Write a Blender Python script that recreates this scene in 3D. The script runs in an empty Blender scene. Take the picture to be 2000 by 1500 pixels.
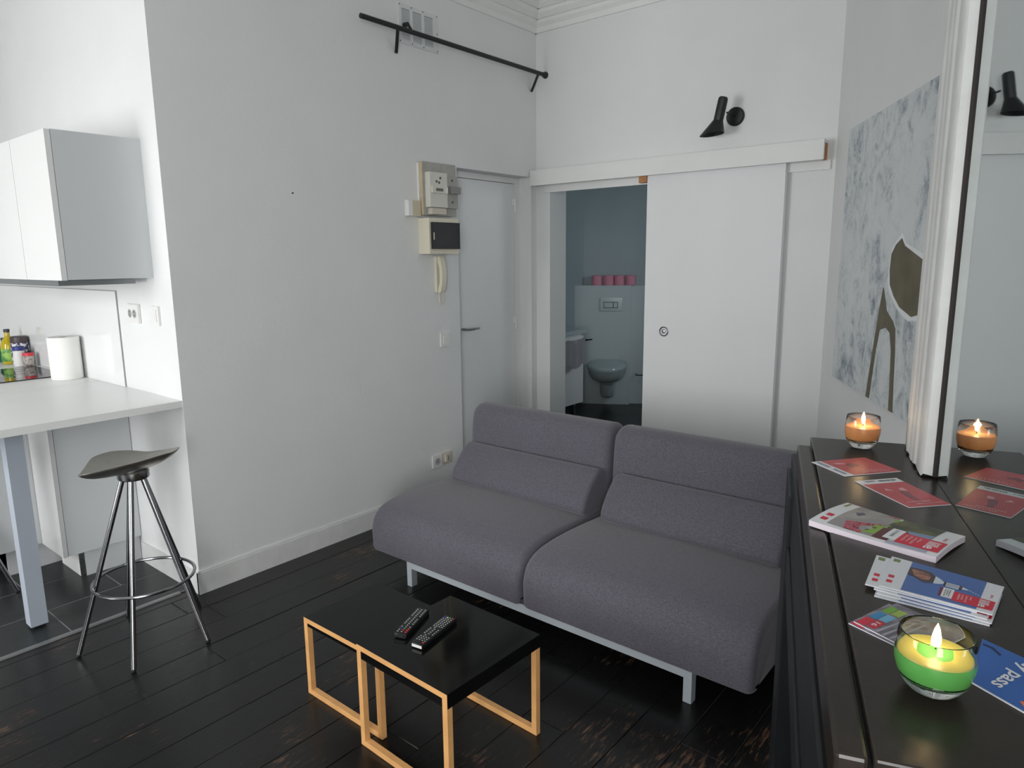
import bpy, bmesh, math, random
from mathutils import Vector, Matrix
random.seed(7)
sc = bpy.context.scene
COL = sc.collection
R = math.radians

# ---------------------------------------------------------------- camera
cam_d = bpy.data.cameras.new('camera'); cam = bpy.data.objects.new('camera', cam_d); COL.objects.link(cam)
sc.camera = cam
cam_d.sensor_fit = 'HORIZONTAL'; cam_d.sensor_width = 36.0; cam_d.lens = 36.0 * 1358.7 / 2000
cam_d.clip_start = 0.02
def cam_basis(yaw, pitch, roll):
    f = Vector((math.sin(yaw) * math.cos(pitch), math.cos(yaw) * math.cos(pitch), -math.sin(pitch)))
    r = Vector((math.cos(yaw), -math.sin(yaw), 0)); u = r.cross(f)
    r2 = math.cos(roll) * r + math.sin(roll) * u; u2 = -math.sin(roll) * r + math.cos(roll) * u
    return r2, u2, f
_r, _u, _f = cam_basis(R(-39.477), R(10.263), R(-0.585))
M = Matrix.Identity(4)
for i in range(3):
    M[i][0], M[i][1], M[i][2] = _r[i], _u[i], -_f[i]
M[0][3], M[1][3], M[2][3] = 2.9596, -3.8751, 1.48
cam.matrix_world = M

# ---------------------------------------------------------------- world, light, exposure
w = bpy.data.worlds.new('world'); sc.world = w; w.use_nodes = True
bg = w.node_tree.nodes['Background']; bg.inputs[0].default_value = (0.72, 0.82, 1.0, 1); bg.inputs[1].default_value = 0.6
def area(name, loc, rot, sx, sy, power, col=(1, 1, 1)):
    l = bpy.data.lights.new(name, 'AREA'); l.shape = 'RECTANGLE'; l.size = sx; l.size_y = sy; l.energy = power; l.color = col
    o = bpy.data.objects.new(name, l); o.location = loc; o.rotation_euler = rot; COL.objects.link(o); return o
DAY = (1.0, 0.993, 0.985)
# daylight entering the two tall windows of the street wall, one facing the kitchen and one facing the sitting area
area('daylight_kitchen_window', (-.30, -5.55, 1.35), (R(74), 0, 0), 1.3, 1.9, 89, DAY)
area('daylight_sitting_window', (4.0, -5.55, 1.45), (R(75), 0, 0), 1.3, 2.0, 118, DAY)
area('daylight_bathroom_window', (1.45, 1.6, 1.7), (0, R(90), 0), 0.8, 0.6, 7.0, (.82, .94, 1.0))
sc.view_settings.view_transform = 'Standard'; sc.view_settings.look = 'None'
sc.view_settings.gamma = 1.0; sc.view_settings.use_curve_mapping = False
sc.view_settings.exposure = 0.0

# ---------------------------------------------------------------- materials
def lin(c):
    return tuple(((v / 255) / 12.92 if v / 255 <= 0.04045 else ((v / 255 + 0.055) / 1.055) ** 2.4) for v in c)
MATS = {}
def mat(name, rgb, rough=0.5, metal=0.0, noise=0.0, nscale=8.0, bump=0.0, bscale=60.0, spec=0.5, emit=None, estr=0, coat=0.0,
        trans=0.0, stretch=(1, 1, 1), rnoise=0.0, sss=0.0, rgb2=None, ramp=(0.45, 0.62)):
    if name in MATS: return MATS[name]
    m = bpy.data.materials.new(name); m.use_nodes = True; nt = m.node_tree; b = nt.nodes['Principled BSDF']
    c = lin(rgb)
    b.inputs['Base Color'].default_value = (*c, 1); b.inputs['Roughness'].default_value = rough
    b.inputs['Metallic'].default_value = metal; b.inputs['Specular IOR Level'].default_value = spec
    b.inputs['Coat Weight'].default_value = coat
    if trans: b.inputs['Transmission Weight'].default_value = trans; b.inputs['IOR'].default_value = 1.45
    if sss: b.inputs['Subsurface Weight'].default_value = sss; b.inputs['Subsurface Radius'].default_value = (0.02, 0.012, 0.006)
    if emit: b.inputs['Emission Color'].default_value = (*emit, 1); b.inputs['Emission Strength'].default_value = estr
    tc = nt.nodes.new('ShaderNodeTexCoord'); mp = nt.nodes.new('ShaderNodeMapping'); mp.inputs['Scale'].default_value = stretch
    nt.links.new(tc.outputs['Object'], mp.inputs[0])
    if noise or rgb2:
        n = nt.nodes.new('ShaderNodeTexNoise'); n.inputs['Scale'].default_value = nscale; n.inputs['Detail'].default_value = 5
        nt.links.new(mp.outputs[0], n.inputs['Vector'])
        r = nt.nodes.new('ShaderNodeValToRGB')
        if rgb2:
            r.color_ramp.elements[0].position = ramp[0]; r.color_ramp.elements[1].position = ramp[1]
            r.color_ramp.elements[0].color = (*c, 1); r.color_ramp.elements[1].color = (*lin(rgb2), 1)
        else:
            r.color_ramp.elements[0].position = 0.3; r.color_ramp.elements[1].position = 0.7
            r.color_ramp.elements[0].color = (*[v * (1 - noise) for v in c], 1); r.color_ramp.elements[1].color = (*[min(1, v * (1 + noise)) for v in c], 1)
        nt.links.new(n.outputs['Fac'], r.inputs[0]); nt.links.new(r.outputs[0], b.inputs['Base Color'])
    if bump or rnoise:
        n2 = nt.nodes.new('ShaderNodeTexNoise'); n2.inputs['Scale'].default_value = bscale; n2.inputs['Detail'].default_value = 3
        nt.links.new(mp.outputs[0], n2.inputs['Vector'])
        if bump:
            bp = nt.nodes.new('ShaderNodeBump'); bp.inputs['Strength'].default_value = bump; bp.inputs['Distance'].default_value = 0.01
            nt.links.new(n2.outputs['Fac'], bp.inputs['Height']); nt.links.new(bp.outputs[0], b.inputs['Normal'])
        if rnoise:
            mr = nt.nodes.new('ShaderNodeMapRange'); mr.inputs['To Min'].default_value = max(0, rough - rnoise); mr.inputs['To Max'].default_value = rough + rnoise
            nt.links.new(n2.outputs['Fac'], mr.inputs[0]); nt.links.new(mr.outputs[0], b.inputs['Roughness'])
    MATS[name] = m; return m
WALL = mat('wall_paint', (224, 226, 226), 0.75, noise=0.02, nscale=2.5, bump=0.10, bscale=35)
CEIL = mat('ceiling_paint', (222, 222, 218), 0.8)
TRIMW = mat('white_trim_paint', (228, 229, 228), 0.5, noise=0.02, nscale=5, bump=0.05, bscale=25)
TRIMWORN = mat('worn_trim_paint', (216, 217, 216), 0.5, noise=0.05, nscale=14, bump=0.15, bscale=30)
DOORW = mat('door_paint', (226, 228, 229), 0.5, noise=0.015, nscale=3)
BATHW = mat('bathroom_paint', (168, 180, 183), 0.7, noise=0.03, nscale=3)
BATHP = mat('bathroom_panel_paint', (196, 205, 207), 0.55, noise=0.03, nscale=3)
LACQ = mat('white_gloss_laminate', (226, 227, 227), 0.12, spec=0.5)
LAM = mat('white_laminate', (236, 237, 236), 0.35, noise=0.012, nscale=5)
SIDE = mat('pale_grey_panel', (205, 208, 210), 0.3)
SPLASH = mat('gloss_splashback', (232, 234, 234), 0.06)
PLASTIC = mat('white_plastic', (228, 228, 226), 0.35)
CREAM = mat('cream_plastic', (224, 218, 198), 0.45)
BEIGE = mat('beige_plastic', (205, 198, 184), 0.45)
DARKHOLE = mat('dark_hole', (30, 30, 30), 0.6)
GREYM = mat('grey_fibre_board', (168, 168, 162), 0.8, noise=0.10, nscale=20)
METAL = mat('brushed_steel', (170, 172, 172), 0.28, 1.0, rnoise=0.08, bscale=40)
CHROME = mat('chrome', (158, 160, 163), 0.2, 1.0)
SEATM = mat('cast_aluminium', (206, 203, 196), 0.38, 1.0, noise=0.06, nscale=30, rnoise=0.06, bscale=60)
GREYPOST = mat('grey_lacquered_post', (176, 184, 196), 0.4, 0.0)
SOFAMET = mat('grey_steel_frame', (176, 184, 190), 0.35, 0.0)
BLACKM = mat('black_metal', (22, 25, 27), 0.45)
BLACKP = mat('black_plastic', (16, 17, 18), 0.35)
RUBBER = mat('black_rubber', (15, 15, 15), 0.7)
GROUT = mat('grout', (126, 132, 134), 0.8)
ALU = mat('aluminium_strip', (150, 152, 152), 0.35, 0.8)
BAMBOO = mat('bamboo', (222, 168, 108), 0.45, noise=0.10, nscale=14, stretch=(1, 1, 1), bump=0.05, bscale=80)
TABLETOP = mat('black_gloss_tabletop', (14, 15, 15), 0.08, spec=0.22)
OSB = mat('raw_wood_edge', (176, 124, 80), 0.7, noise=0.15, nscale=30)
GLASSM = mat('clear_glass', (252, 253, 252), 0.0, trans=1.0)
MIRROR = mat('mirror_silver', (190, 199, 198), 0.02, 1.0)
MIRRORBACK = mat('mirror_edge', (36, 24, 23), 0.6)
WAXO = mat('orange_wax', (255, 182, 118), 0.35, sss=0.4)
WAXG = mat('green_wax', (122, 205, 108), 0.3, sss=0.3)
WAXY = mat('yellow_green_wax', (222, 216, 116), 0.35, sss=0.3)
WICK = mat('wick', (40, 25, 15), 0.9)
FLAME = mat('flame', (255, 220, 150), 0.5, emit=(1.0, 0.72, 0.34), estr=18)
PAPER = mat('paper_white', (222, 224, 230), 0.45)
PINKROLL = mat('pink_tissue', (222, 150, 170), 0.9)
CERAMIC = mat('ceramic', (180, 194, 196), 0.12)
TOWEL = mat('towel', (208, 206, 210), 0.95, bump=0.4, bscale=150)
KITROLL = mat('kitchen_paper', (238, 238, 234), 0.9, bump=0.15, bscale=120)
HOB = mat('hob_glass', (10, 11, 13), 0.03)
HOODM = mat('hood_steel', (140, 144, 146), 0.35, 0.7)

def fabric():
    m = mat('charcoal_fabric', (88, 86, 95), 0.95, bump=0.06, bscale=900)
    nt = m.node_tree; b = nt.nodes['Principled BSDF']
    b.inputs['Sheen Weight'].default_value = 0.25; b.inputs['Sheen Roughness'].default_value = 0.5
    tc = nt.nodes.new('ShaderNodeTexCoord')
    n = nt.nodes.new('ShaderNodeTexNoise'); n.inputs['Scale'].default_value = 240; n.inputs['Detail'].default_value = 3
    mp = nt.nodes.new('ShaderNodeMapping'); mp.inputs['Scale'].default_value = (0.5, 1.5, 1.5)
    nt.links.new(tc.outputs['Object'], mp.inputs[0]); nt.links.new(mp.outputs[0], n.inputs['Vector'])
    r = nt.nodes.new('ShaderNodeValToRGB'); r.color_ramp.elements[0].position = 0.3; r.color_ramp.elements[1].position = 0.7
    r.color_ramp.elements[0].color = (*lin((77, 75, 84)), 1); r.color_ramp.elements[1].color = (*lin((103, 101, 111)), 1)
    nt.links.new(n.outputs['Fac'], r.inputs[0]); nt.links.new(r.outputs[0], b.inputs['Base Color'])
    return m
FABRIC = fabric()

def wood_black(name, base, worn, wear_lo, wear_hi, rough, grain=(1, 1, 1), patch=None):
    m = bpy.data.materials.new(name); m.use_nodes = True; nt = m.node_tree; b = nt.nodes['Principled BSDF']
    tc = nt.nodes.new('ShaderNodeTexCoord')
    mp = nt.nodes.new('ShaderNodeMapping'); mp.inputs['Scale'].default_value = grain
    nt.links.new(tc.outputs['Object'], mp.inputs[0])
    n = nt.nodes.new('ShaderNodeTexNoise'); n.inputs['Scale'].default_value = 9; n.inputs['Detail'].default_value = 8; n.inputs['Roughness'].default_value = 0.7
    nt.links.new(mp.outputs[0], n.inputs['Vector'])
    n0 = nt.nodes.new('ShaderNodeTexNoise'); n0.inputs['Scale'].default_value = 2.2; n0.inputs['Detail'].default_value = 4
    nt.links.new(tc.outputs['Object'], n0.inputs['Vector'])
    # paint tone
    r0 = nt.nodes.new('ShaderNodeValToRGB'); r0.color_ramp.elements[0].color = (*[v * 0.75 for v in lin(base)], 1); r0.color_ramp.elements[1].color = (*[v * 1.5 for v in lin(base)], 1)
    r0.color_ramp.elements[0].position = .3; r0.color_ramp.elements[1].position = .75
    nt.links.new(n.outputs['Fac'], r0.inputs[0])
    mul = nt.nodes.new('ShaderNodeMath'); mul.operation = 'MULTIPLY'
    nt.links.new(n.outputs['Fac'], mul.inputs[0]); nt.links.new(n0.outputs['Fac'], mul.inputs[1])
    src = mul.outputs[0]
    if patch:   # an area of bare scuffed wood: centre, radius
        vd = nt.nodes.new('ShaderNodeVectorMath'); vd.operation = 'DISTANCE'; vd.inputs[1].default_value = patch[0]
        nt.links.new(tc.outputs['Object'], vd.inputs[0])
        mr = nt.nodes.new('ShaderNodeMapRange'); mr.inputs['From Min'].default_value = 0; mr.inputs['From Max'].default_value = patch[1]
        mr.inputs['To Min'].default_value = 0.125; mr.inputs['To Max'].default_value = 0
        nt.links.new(vd.outputs['Value'], mr.inputs[0])
        ad = nt.nodes.new('ShaderNodeMath'); ad.operation = 'ADD'; nt.links.new(src, ad.inputs[0]); nt.links.new(mr.outputs[0], ad.inputs[1]); src = ad.outputs[0]
    r1 = nt.nodes.new('ShaderNodeValToRGB'); r1.color_ramp.elements[0].position = wear_lo; r1.color_ramp.elements[1].position = wear_hi
    r1.color_ramp.elements[0].color = (0, 0, 0, 1); r1.color_ramp.elements[1].color = (1, 1, 1, 1)
    nt.links.new(src, r1.inputs[0])
    mx = nt.nodes.new('ShaderNodeMix'); mx.data_type = 'RGBA'
    nt.links.new(r1.outputs[0], mx.inputs['Factor']); nt.links.new(r0.outputs[0], mx.inputs[6]); mx.inputs[7].default_value = (*lin(worn), 1)
    nt.links.new(mx.outputs[2], b.inputs['Base Color'])
    mr2 = nt.nodes.new('ShaderNodeMapRange'); mr2.inputs['To Min'].default_value = rough - .08; mr2.inputs['To Max'].default_value = rough + .14
    nt.links.new(n0.outputs['Fac'], mr2.inputs[0]); nt.links.new(mr2.outputs[0], b.inputs['Roughness'])
    bp = nt.nodes.new('ShaderNodeBump'); bp.inputs['Strength'].default_value = 0.18; bp.inputs['Distance'].default_value = 0.004
    nt.links.new(n.outputs['Fac'], bp.inputs['Height']); nt.links.new(bp.outputs[0], b.inputs['Normal'])
    b.inputs['Specular IOR Level'].default_value = 0.4
    MATS[name] = m; return m
FLOORM = wood_black('black_painted_boards', (22, 22, 22), (118, 88, 68), 0.335, 0.42, 0.26, (9, 1.4, 1), ((2.05, -2.05, 0), 0.45))
TILEM = wood_black('dark_slate_tile', (34, 37, 38), (62, 66, 66), 0.40, 0.5, 0.30, (2, 2, 1))
MANTELM = wood_black('dark_stained_mantel', (43, 37, 33), (92, 64, 52), 0.44, 0.52, 0.27, (1, 1, 1))
FIREM = wood_black('black_stained_surround', (24, 28, 31), (60, 66, 70), 0.42, 0.5, 0.45, (6, 6, 1))
REDWOOD = wood_black('worn_reddish_wood', (46, 26, 24), (110, 66, 60), 0.42, 0.5, 0.45, (6, 1, 1))

# ---------------------------------------------------------------- helpers
def T(x=0, y=0, z=0, rz=0): return Matrix.Translation((x, y, z)) @ Matrix.Rotation(rz, 4, 'Z')
WM = {}
def mesh_obj(name, bm, m, parent=None, loc=None, rz=0, smooth=False, auto=35, bevel=0):
    """bm is in world space; the object's origin is put at loc (or its parent's)."""
    if parent is not None: W = WM[parent.name]
    else: W = T(*(loc or (0, 0, 0)), rz)
    if bevel:
        es = [e for e in bm.edges if len(e.link_faces) == 2 and e.calc_face_angle(0) > 0.6]
        bmesh.ops.bevel(bm, geom=es, offset=bevel, segments=2, affect='EDGES', profile=0.5, clamp_overlap=True)
    bmesh.ops.recalc_face_normals(bm, faces=bm.faces[:])
    bm.transform(W.inverted())
    me = bpy.data.meshes.new(name); bm.to_mesh(me); bm.free()
    for mm in (m if isinstance(m, (list, tuple)) else [m]): me.materials.append(mm)
    if smooth:
        me.shade_smooth()
        if auto: me.set_sharp_from_angle(angle=R(auto))
    o = bpy.data.objects.new(name, me); COL.objects.link(o)
    if parent is not None: o.parent = parent
    else: o.matrix_basis = W
    WM[o.name] = W
    return o
def thing(name, label, cat, loc, rz=0, group=None):
    o = bpy.data.objects.new(name, None); o.empty_display_size = 0.05; COL.objects.link(o)
    o.matrix_basis = T(*loc, rz); WM[o.name] = T(*loc, rz)
    return tag(o, label, cat, group)
def tag(o, label=None, cat=None, group=None, kind=None):
    if label: o['label'] = label
    if cat: o['category'] = cat
    if group: o['group'] = group
    if kind: o['kind'] = kind
    return o
def struct(o): o['kind'] = 'structure'; return o
def copy_tree(o, M2, label):
    c = o.copy(); COL.objects.link(c); c.matrix_basis = M2; WM[c.name] = M2; c['label'] = label
    def rec(src, dst):
        for ch in list(src.children):
            k = ch.copy(); COL.objects.link(k); k.parent = dst; WM[k.name] = M2; rec(ch, k)
    rec(o, c); return c
def BM(): return bmesh.new()
def box(bm, x0, x1, y0, y1, z0, z1, Mx=None):
    v = [bm.verts.new((x, y, z)) for x in (x0, x1) for y in (y0, y1) for z in (z0, z1)]
    for f in ((0, 1, 3, 2), (4, 6, 7, 5), (0, 4, 5, 1), (2, 3, 7, 6), (0, 2, 6, 4), (1, 5, 7, 3)): bm.faces.new([v[i] for i in f])
    if Mx is not None: bmesh.ops.transform(bm, matrix=Mx, verts=v)
    return bm
def boxb(*a, Mx=None): return box(BM(), *a, Mx=Mx)
def frame_of(d):
    d = d.normalized(); a = Vector((0, 0, 1)) if abs(d.z) < .9 else Vector((1, 0, 0))
    u = d.cross(a).normalized(); return u, d.cross(u).normalized()
def tube(bm, pts, rad, seg=12, closed=False, cap=True):
    pts = [Vector(p) for p in pts]; n = len(pts); rings = []
    rads = rad if isinstance(rad, (list, tuple)) else [rad] * n
    u = None
    for i, p in enumerate(pts):
        if closed: d = pts[(i + 1) % n] - pts[i - 1]
        else: d = pts[min(i + 1, n - 1)] - pts[max(i - 1, 0)]
        d.normalize()
        if u is None: u, v = frame_of(d)
        else:
            u = (u - d * u.dot(d)).normalized(); v = d.cross(u)
        rings.append([bm.verts.new(p + (u * math.cos(k * 2 * math.pi / seg) + v * math.sin(k * 2 * math.pi / seg)) * rads[i]) for k in range(seg)])
    for i in range(n if closed else n - 1):
        a, b = rings[i], rings[(i + 1) % n]
        for k in range(seg): bm.faces.new((a[k], a[(k + 1) % seg], b[(k + 1) % seg], b[k]))
    if cap and not closed: bm.faces.new(rings[0][::-1]); bm.faces.new(rings[-1])
    return bm
def lathe(bm, prof, c, seg=32, axis=None):
    """prof: list of (r, h); c: centre of the base; axis: Matrix taking +z to the lathe axis."""
    A = axis or Matrix.Identity(4); c = Vector(c); rings = []
    for r, h in prof:
        if r < 1e-6: rings.append([bm.verts.new(c + (A @ Vector((0, 0, h))))])
        else: rings.append([bm.verts.new(c + (A @ Vector((r * math.cos(k * 2 * math.pi / seg), r * math.sin(k * 2 * math.pi / seg), h)))) for k in range(seg)])
    for a, b in zip(rings, rings[1:]):
        for k in range(seg):
            if len(a) == 1 and len(b) == 1: continue
            if len(a) == 1: bm.faces.new((a[0], b[k], b[(k + 1) % seg]))
            elif len(b) == 1: bm.faces.new((a[k], a[(k + 1) % seg], b[0]))
            else: bm.faces.new((a[k], a[(k + 1) % seg], b[(k + 1) % seg], b[k]))
    return bm
def extrude_poly(bm, pts, vec):
    """closed prism of the 3D polygon pts swept by vec"""
    vec = Vector(vec); a = [bm.verts.new(p) for p in pts]; b = [bm.verts.new(Vector(p) + vec) for p in pts]
    bm.faces.new(a[::-1]); bm.faces.new(b); n = len(a)
    for i in range(n): bm.faces.new((a[i], a[(i + 1) % n], b[(i + 1) % n], b[i]))
    return bm
def smooth_closed(pts, per=6):
    out = []; n = len(pts)
    for i in range(n):
        p0, p1, p2, p3 = [Vector(pts[(i + k) % n]) for k in (-1, 0, 1, 2)]
        for s in range(per):
            t = s / per
            out.append(0.5 * ((2 * p1) + (-p0 + p2) * t + (2 * p0 - 5 * p1 + 4 * p2 - p3) * t * t + (-p0 + 3 * p1 - 3 * p2 + p3) * t ** 3))
    return out
def bolster(bm, prof, x0, x1, r, k=6, crown=0.0):
    """soft cushion: closed (y,z) profile lofted along x, ends rounded by r"""
    P = smooth_closed(prof); n = len(P)
    area2 = sum(P[i].x * P[(i + 1) % n].y - P[(i + 1) % n].x * P[i].y for i in range(n)); sgn = 1 if area2 > 0 else -1
    N = []
    for i in range(n):
        d = (P[(i + 1) % n] - P[i - 1]).normalized(); N.append(Vector((d.y, -d.x)) * sgn)
    xs = []
    for i in range(k + 1):
        a = (i / k) * math.pi / 2; xs.append((x0 + r * (1 - math.sin(a)) if False else x0 + r * (1 - math.cos(a)), r * (1 - math.sin(a))))
    mid = [(x0 + r + (x1 - x0 - 2 * r) * j / 8, 0) for j in range(1, 8)]
    sec = xs + mid + [(x0 + x1 - x, e) for x, e in reversed(xs)]
    rings = []
    for x, e in sec:
        s = 4 * (x - x0) * (x1 - x) / (x1 - x0) ** 2
        rings.append([bm.verts.new((x, (P[i] - N[i] * e).x, (P[i] - N[i] * e).y + crown * s * max(0, N[i].y))) for i in range(n)])
    for a, b in zip(rings, rings[1:]):
        for i in range(n): bm.faces.new((a[i], a[(i + 1) % n], b[(i + 1) % n], b[i]))
    bm.faces.new(rings[0][::-1]); bm.faces.new(rings[-1])
    return bm
def sphere(bm, c, r, sx=1, sy=1, sz=1, seg=16):
    g = bmesh.ops.create_uvsphere(bm, u_segments=seg, v_segments=seg // 2, radius=r)
    bmesh.ops.transform(bm, matrix=Matrix.Translation(c) @ Matrix.Diagonal((sx, sy, sz, 1)), verts=g['verts'])
    return bm
def text_mesh(s):
    c = bpy.data.curves.new('lettering', 'FONT'); c.body = s; c.resolution_u = 3; c.offset = .018
    o = bpy.data.objects.new('lettering', c); COL.objects.link(o)
    dg = bpy.context.evaluated_depsgraph_get(); me = bpy.data.meshes.new_from_object(o.evaluated_get(dg))
    bpy.data.objects.remove(o); bpy.data.curves.remove(c)
    vs = [v.co.copy() for v in me.vertices]; fs = [list(p.vertices) for p in me.polygons]; bpy.data.meshes.remove(me)
    xs = [v.x for v in vs]; ys = [v.y for v in vs]
    return [((v.x - min(xs)) / (max(xs) - min(xs)), (v.y - min(ys)) / (max(ys) - min(ys))) for v in vs], fs

# ================================================================ THE ROOM
CH = 3.12      # ceiling height
# wall_left: the plane x = 0, with the recess of the flat door
bm = BM()
box(bm, -.25, 0, -2.512, -.777, 0, CH); box(bm, -.25, 0, -.777, -.06, 2.01, CH); box(bm, -.25, 0, -.06, 0.0, 0, CH)
struct(mesh_obj('wall_left', bm, WALL))
bm = boxb(-3.3, -.001, -2.51, -2.3, 0, CH); struct(mesh_obj('wall_kitchen', bm, WALL))
bm = BM()
box(bm, -.25, .113, 0.0, .187, 0, CH); box(bm, .113, .95, 0.0, .187, 1.955, CH); box(bm, .95, 2.3, 0.0, .187, 0, CH)
struct(mesh_obj('wall_back', bm, WALL))
# wall_right: runs from the back corner, splayed by 29 degrees
cdir = Vector((math.sin(R(29)), -math.cos(R(29)), 0)); cn = Vector((math.cos(R(29)), math.sin(R(29)), 0))
bm = BM(); o0 = Vector((1.905, 0.0, 0)) - cdir * 0.0
extrude_poly(bm, [o0, o0 + cdir * 6.7, o0 + cdir * 6.7 + cn * .2, o0 + cn * .2], (0, 0, CH)); struct(mesh_obj('wall_right', bm, WALL))
# street wall with two window openings
bm = BM(); WY0, WY1 = -5.85, -5.62
xs = [-3.3, -.8, .5, 3.35, 4.65, 5.4]
for i, (a, b) in enumerate(zip(xs, xs[1:])):
    if i % 2 == 0: box(bm, a, b, WY0, WY1, 0, CH)
    else: box(bm, a, b, WY0, WY1, 0, .6); box(bm, a, b, WY0, WY1, 2.9, CH)
struct(mesh_obj('wall_front', bm, WALL))
for i, (a, b) in enumerate(((-.8, .5), (3.35, 4.65))):
    bm = BM()
    for (x0, x1, z0, z1) in ((a, a + .06, .6, 2.9), (b - .06, b, .6, 2.9), (a, b, .6, .66), (a, b, 2.84, 2.9), ((a + b) / 2 - .05, (a + b) / 2 + .05, .6, 2.9)):
        box(bm, x0, x1, -5.78, -5.72, z0, z1)
    wo = struct(mesh_obj('window_%d' % (i + 1), bm, TRIMW, loc=(a, -5.75, .6)))
    bm = BM(); box(bm, a + .05, b - .05, -5.752, -5.748, .65, 2.85); mesh_obj('pane', bm, GLASSM, wo)
bm = boxb(-3.5, -3.3, -5.85, -2.3, 0, CH); struct(mesh_obj('wall_kitchen_side', bm, WALL))
bm = boxb(-3.5, 5.4, -5.85, 0.187, CH, CH + .1); struct(mesh_obj('ceiling', bm, CEIL))
# cornice
prof = [(0, 2.915), (.012, 2.915), (.016, 2.945), (.035, 2.965), (.040, 2.985), (.050, 2.985), (.075, 3.01), (.080, 3.03), (.092, 3.03),
        (.115, 3.05), (.120, 3.068), (.134, 3.068), (.160, 3.09), (.165, 3.12), (0, 3.12)]
bm = BM(); extrude_poly(bm, [(d, -2.512, z) for d, z in prof], (0, 2.512, 0)); struct(mesh_obj('trim_1', bm, TRIMW))
bm = BM(); extrude_poly(bm, [(0, -d, z) for d, z in prof], (1.95, 0, 0)); struct(mesh_obj('trim_2', bm, TRIMW))
# baseboards
bm = boxb(0, .013, -2.524, -.777, 0, .10, ); box(bm, 0, .009, -2.52, -.777, .10, .108); struct(mesh_obj('baseboard_left', bm, TRIMWORN))
bm = boxb(-.56, 0.012, -2.524, -2.511, 0, .10); struct(mesh_obj('baseboard_kitchen', bm, TRIMWORN))
bm = BM(); o1 = Vector((1.905, 0, 0)); extrude_poly(bm, [o1, o1 + cdir * 6.5, o1 + cdir * 6.5 - cn * .013, o1 - cn * .013], (0, 0, .1)); struct(mesh_obj('baseboard_right', bm, TRIMW))
bm = boxb(1.0, 1.9, -.013, 0, 0, .1); struct(mesh_obj('baseboard_back', bm, TRIMW))

# floor: sub-floor slab with individual boards; joints are real gaps
floor = struct(mesh_obj('floor', boxb(-3.5, 5.4, -5.85, 3.4, -.12, -.006), mat('floor_gap', (8, 8, 8), 0.9)))
BW = 0.1535; x = 1.6725 - BW * 12 + .003
x = -.068
seams = [-.068]
k = 1.6725
while k > -.06: seams.append(k); k -= BW
k = 1.6725 + BW
while k < 5.3: seams.append(k); k += BW
seams = sorted(seams)
for a, b in zip(seams, seams[1:]):
    if b > 4.9: break
    y = -5.6 - random.random() * .1; first = True
    ylim = 0.0
    while y < ylim:
        L = random.uniform(2.9, 4.6); y2 = min(y + L, ylim)
        if ylim - y2 < .5: y2 = ylim
        if a < 3.3 or y < -2:
            dz = random.uniform(-.0012, .0006)
            bm = boxb(a + .0009, b - .0009, y + .001, y2 - .001, -.006, dz, )
            bmesh.ops.bevel(bm, geom=[e for e in bm.edges if min(v.co.z for v in e.verts) > -.004], offset=.0015, segments=1, affect='EDGES')
            mesh_obj('floorboard', bm, FLOORM, floor)
        y = y2
# bathroom floor
struct(mesh_obj('floor_bathroom', boxb(-1.05, 1.6, 0.0, 3.0, -.006, .001), TILEM))
# kitchen tiles, 0.30 x 0.60 laid lengthwise in half bond
kfloor = struct(mesh_obj('floor_kitchen', boxb(-3.3, -.09, -5.62, -2.51, -.006, .0006), GROUT))
cols = [(-.37, -.092)] + [(-.37 - .2985 * (i + 1), -.37 - .2985 * i) for i in range(9)]
for i, (a, b) in enumerate(cols):
    y = -3.005 + (.30 if i % 2 else 0) - 0.6 * 5
    while y < -2.515:
        y0, y1 = max(y, -5.61), min(y + .6, -2.515)
        if y1 - y0 > .04:
            bm = boxb(max(a, -3.29) + .0022, b - .0022, y0 + .0022, y1 - .0022, -.0015, .0015)
            bmesh.ops.bevel(bm, geom=[e for e in bm.edges if min(v.co.z for v in e.verts) > 0], offset=.001, segments=1, affect='EDGES')
            mesh_obj('floor_tile', bm, TILEM, kfloor)
        y += .6
bm = BM(); extrude_poly(bm, [(-.092, -5.6, 0), (-.068, -5.6, 0), (-.071, -5.6, .006), (-.089, -5.6, .006)], (0, 3.03, 0))
struct(mesh_obj('trim_3', bm, ALU, smooth=False))

# ---------------------------------------------------------------- flat door in its recess (wall_left)
dm = DOORW
d1 = struct(mesh_obj('door_1', boxb(-.14, -.10, -.775, -.122, .006, 1.968), dm, loc=(-.12, -.775, 0)))
bm = BM(); box(bm, -.25, -.1002, -.119, -.061, 0, 1.9715); box(bm, -.25, -.1002, -.776, -.061, 1.972, 2.009); struct(mesh_obj('trim_4', bm, TRIMW))
bm = BM(); tube(bm, [(-.1, -.655, 1.035), (-.055, -.655, 1.035)], .009); tube(bm, [(-.055, -.662, 1.035), (-.05, -.62, 1.035), (-.05, -.545, 1.037)], [.008, .008, .006]); 
mesh_obj('door_handle', bm, METAL, d1, smooth=True)
for z in (1.83, 1.035, .25):
    bm = BM(); tube(bm, [(-.094, -.116, z - .045), (-.094, -.116, z + .045)], .008); box(bm, -.1, -.092, -.135, -.118, z + .0, z + .045)
    mesh_obj('hinge', bm, TRIMW, d1, smooth=True)

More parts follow.
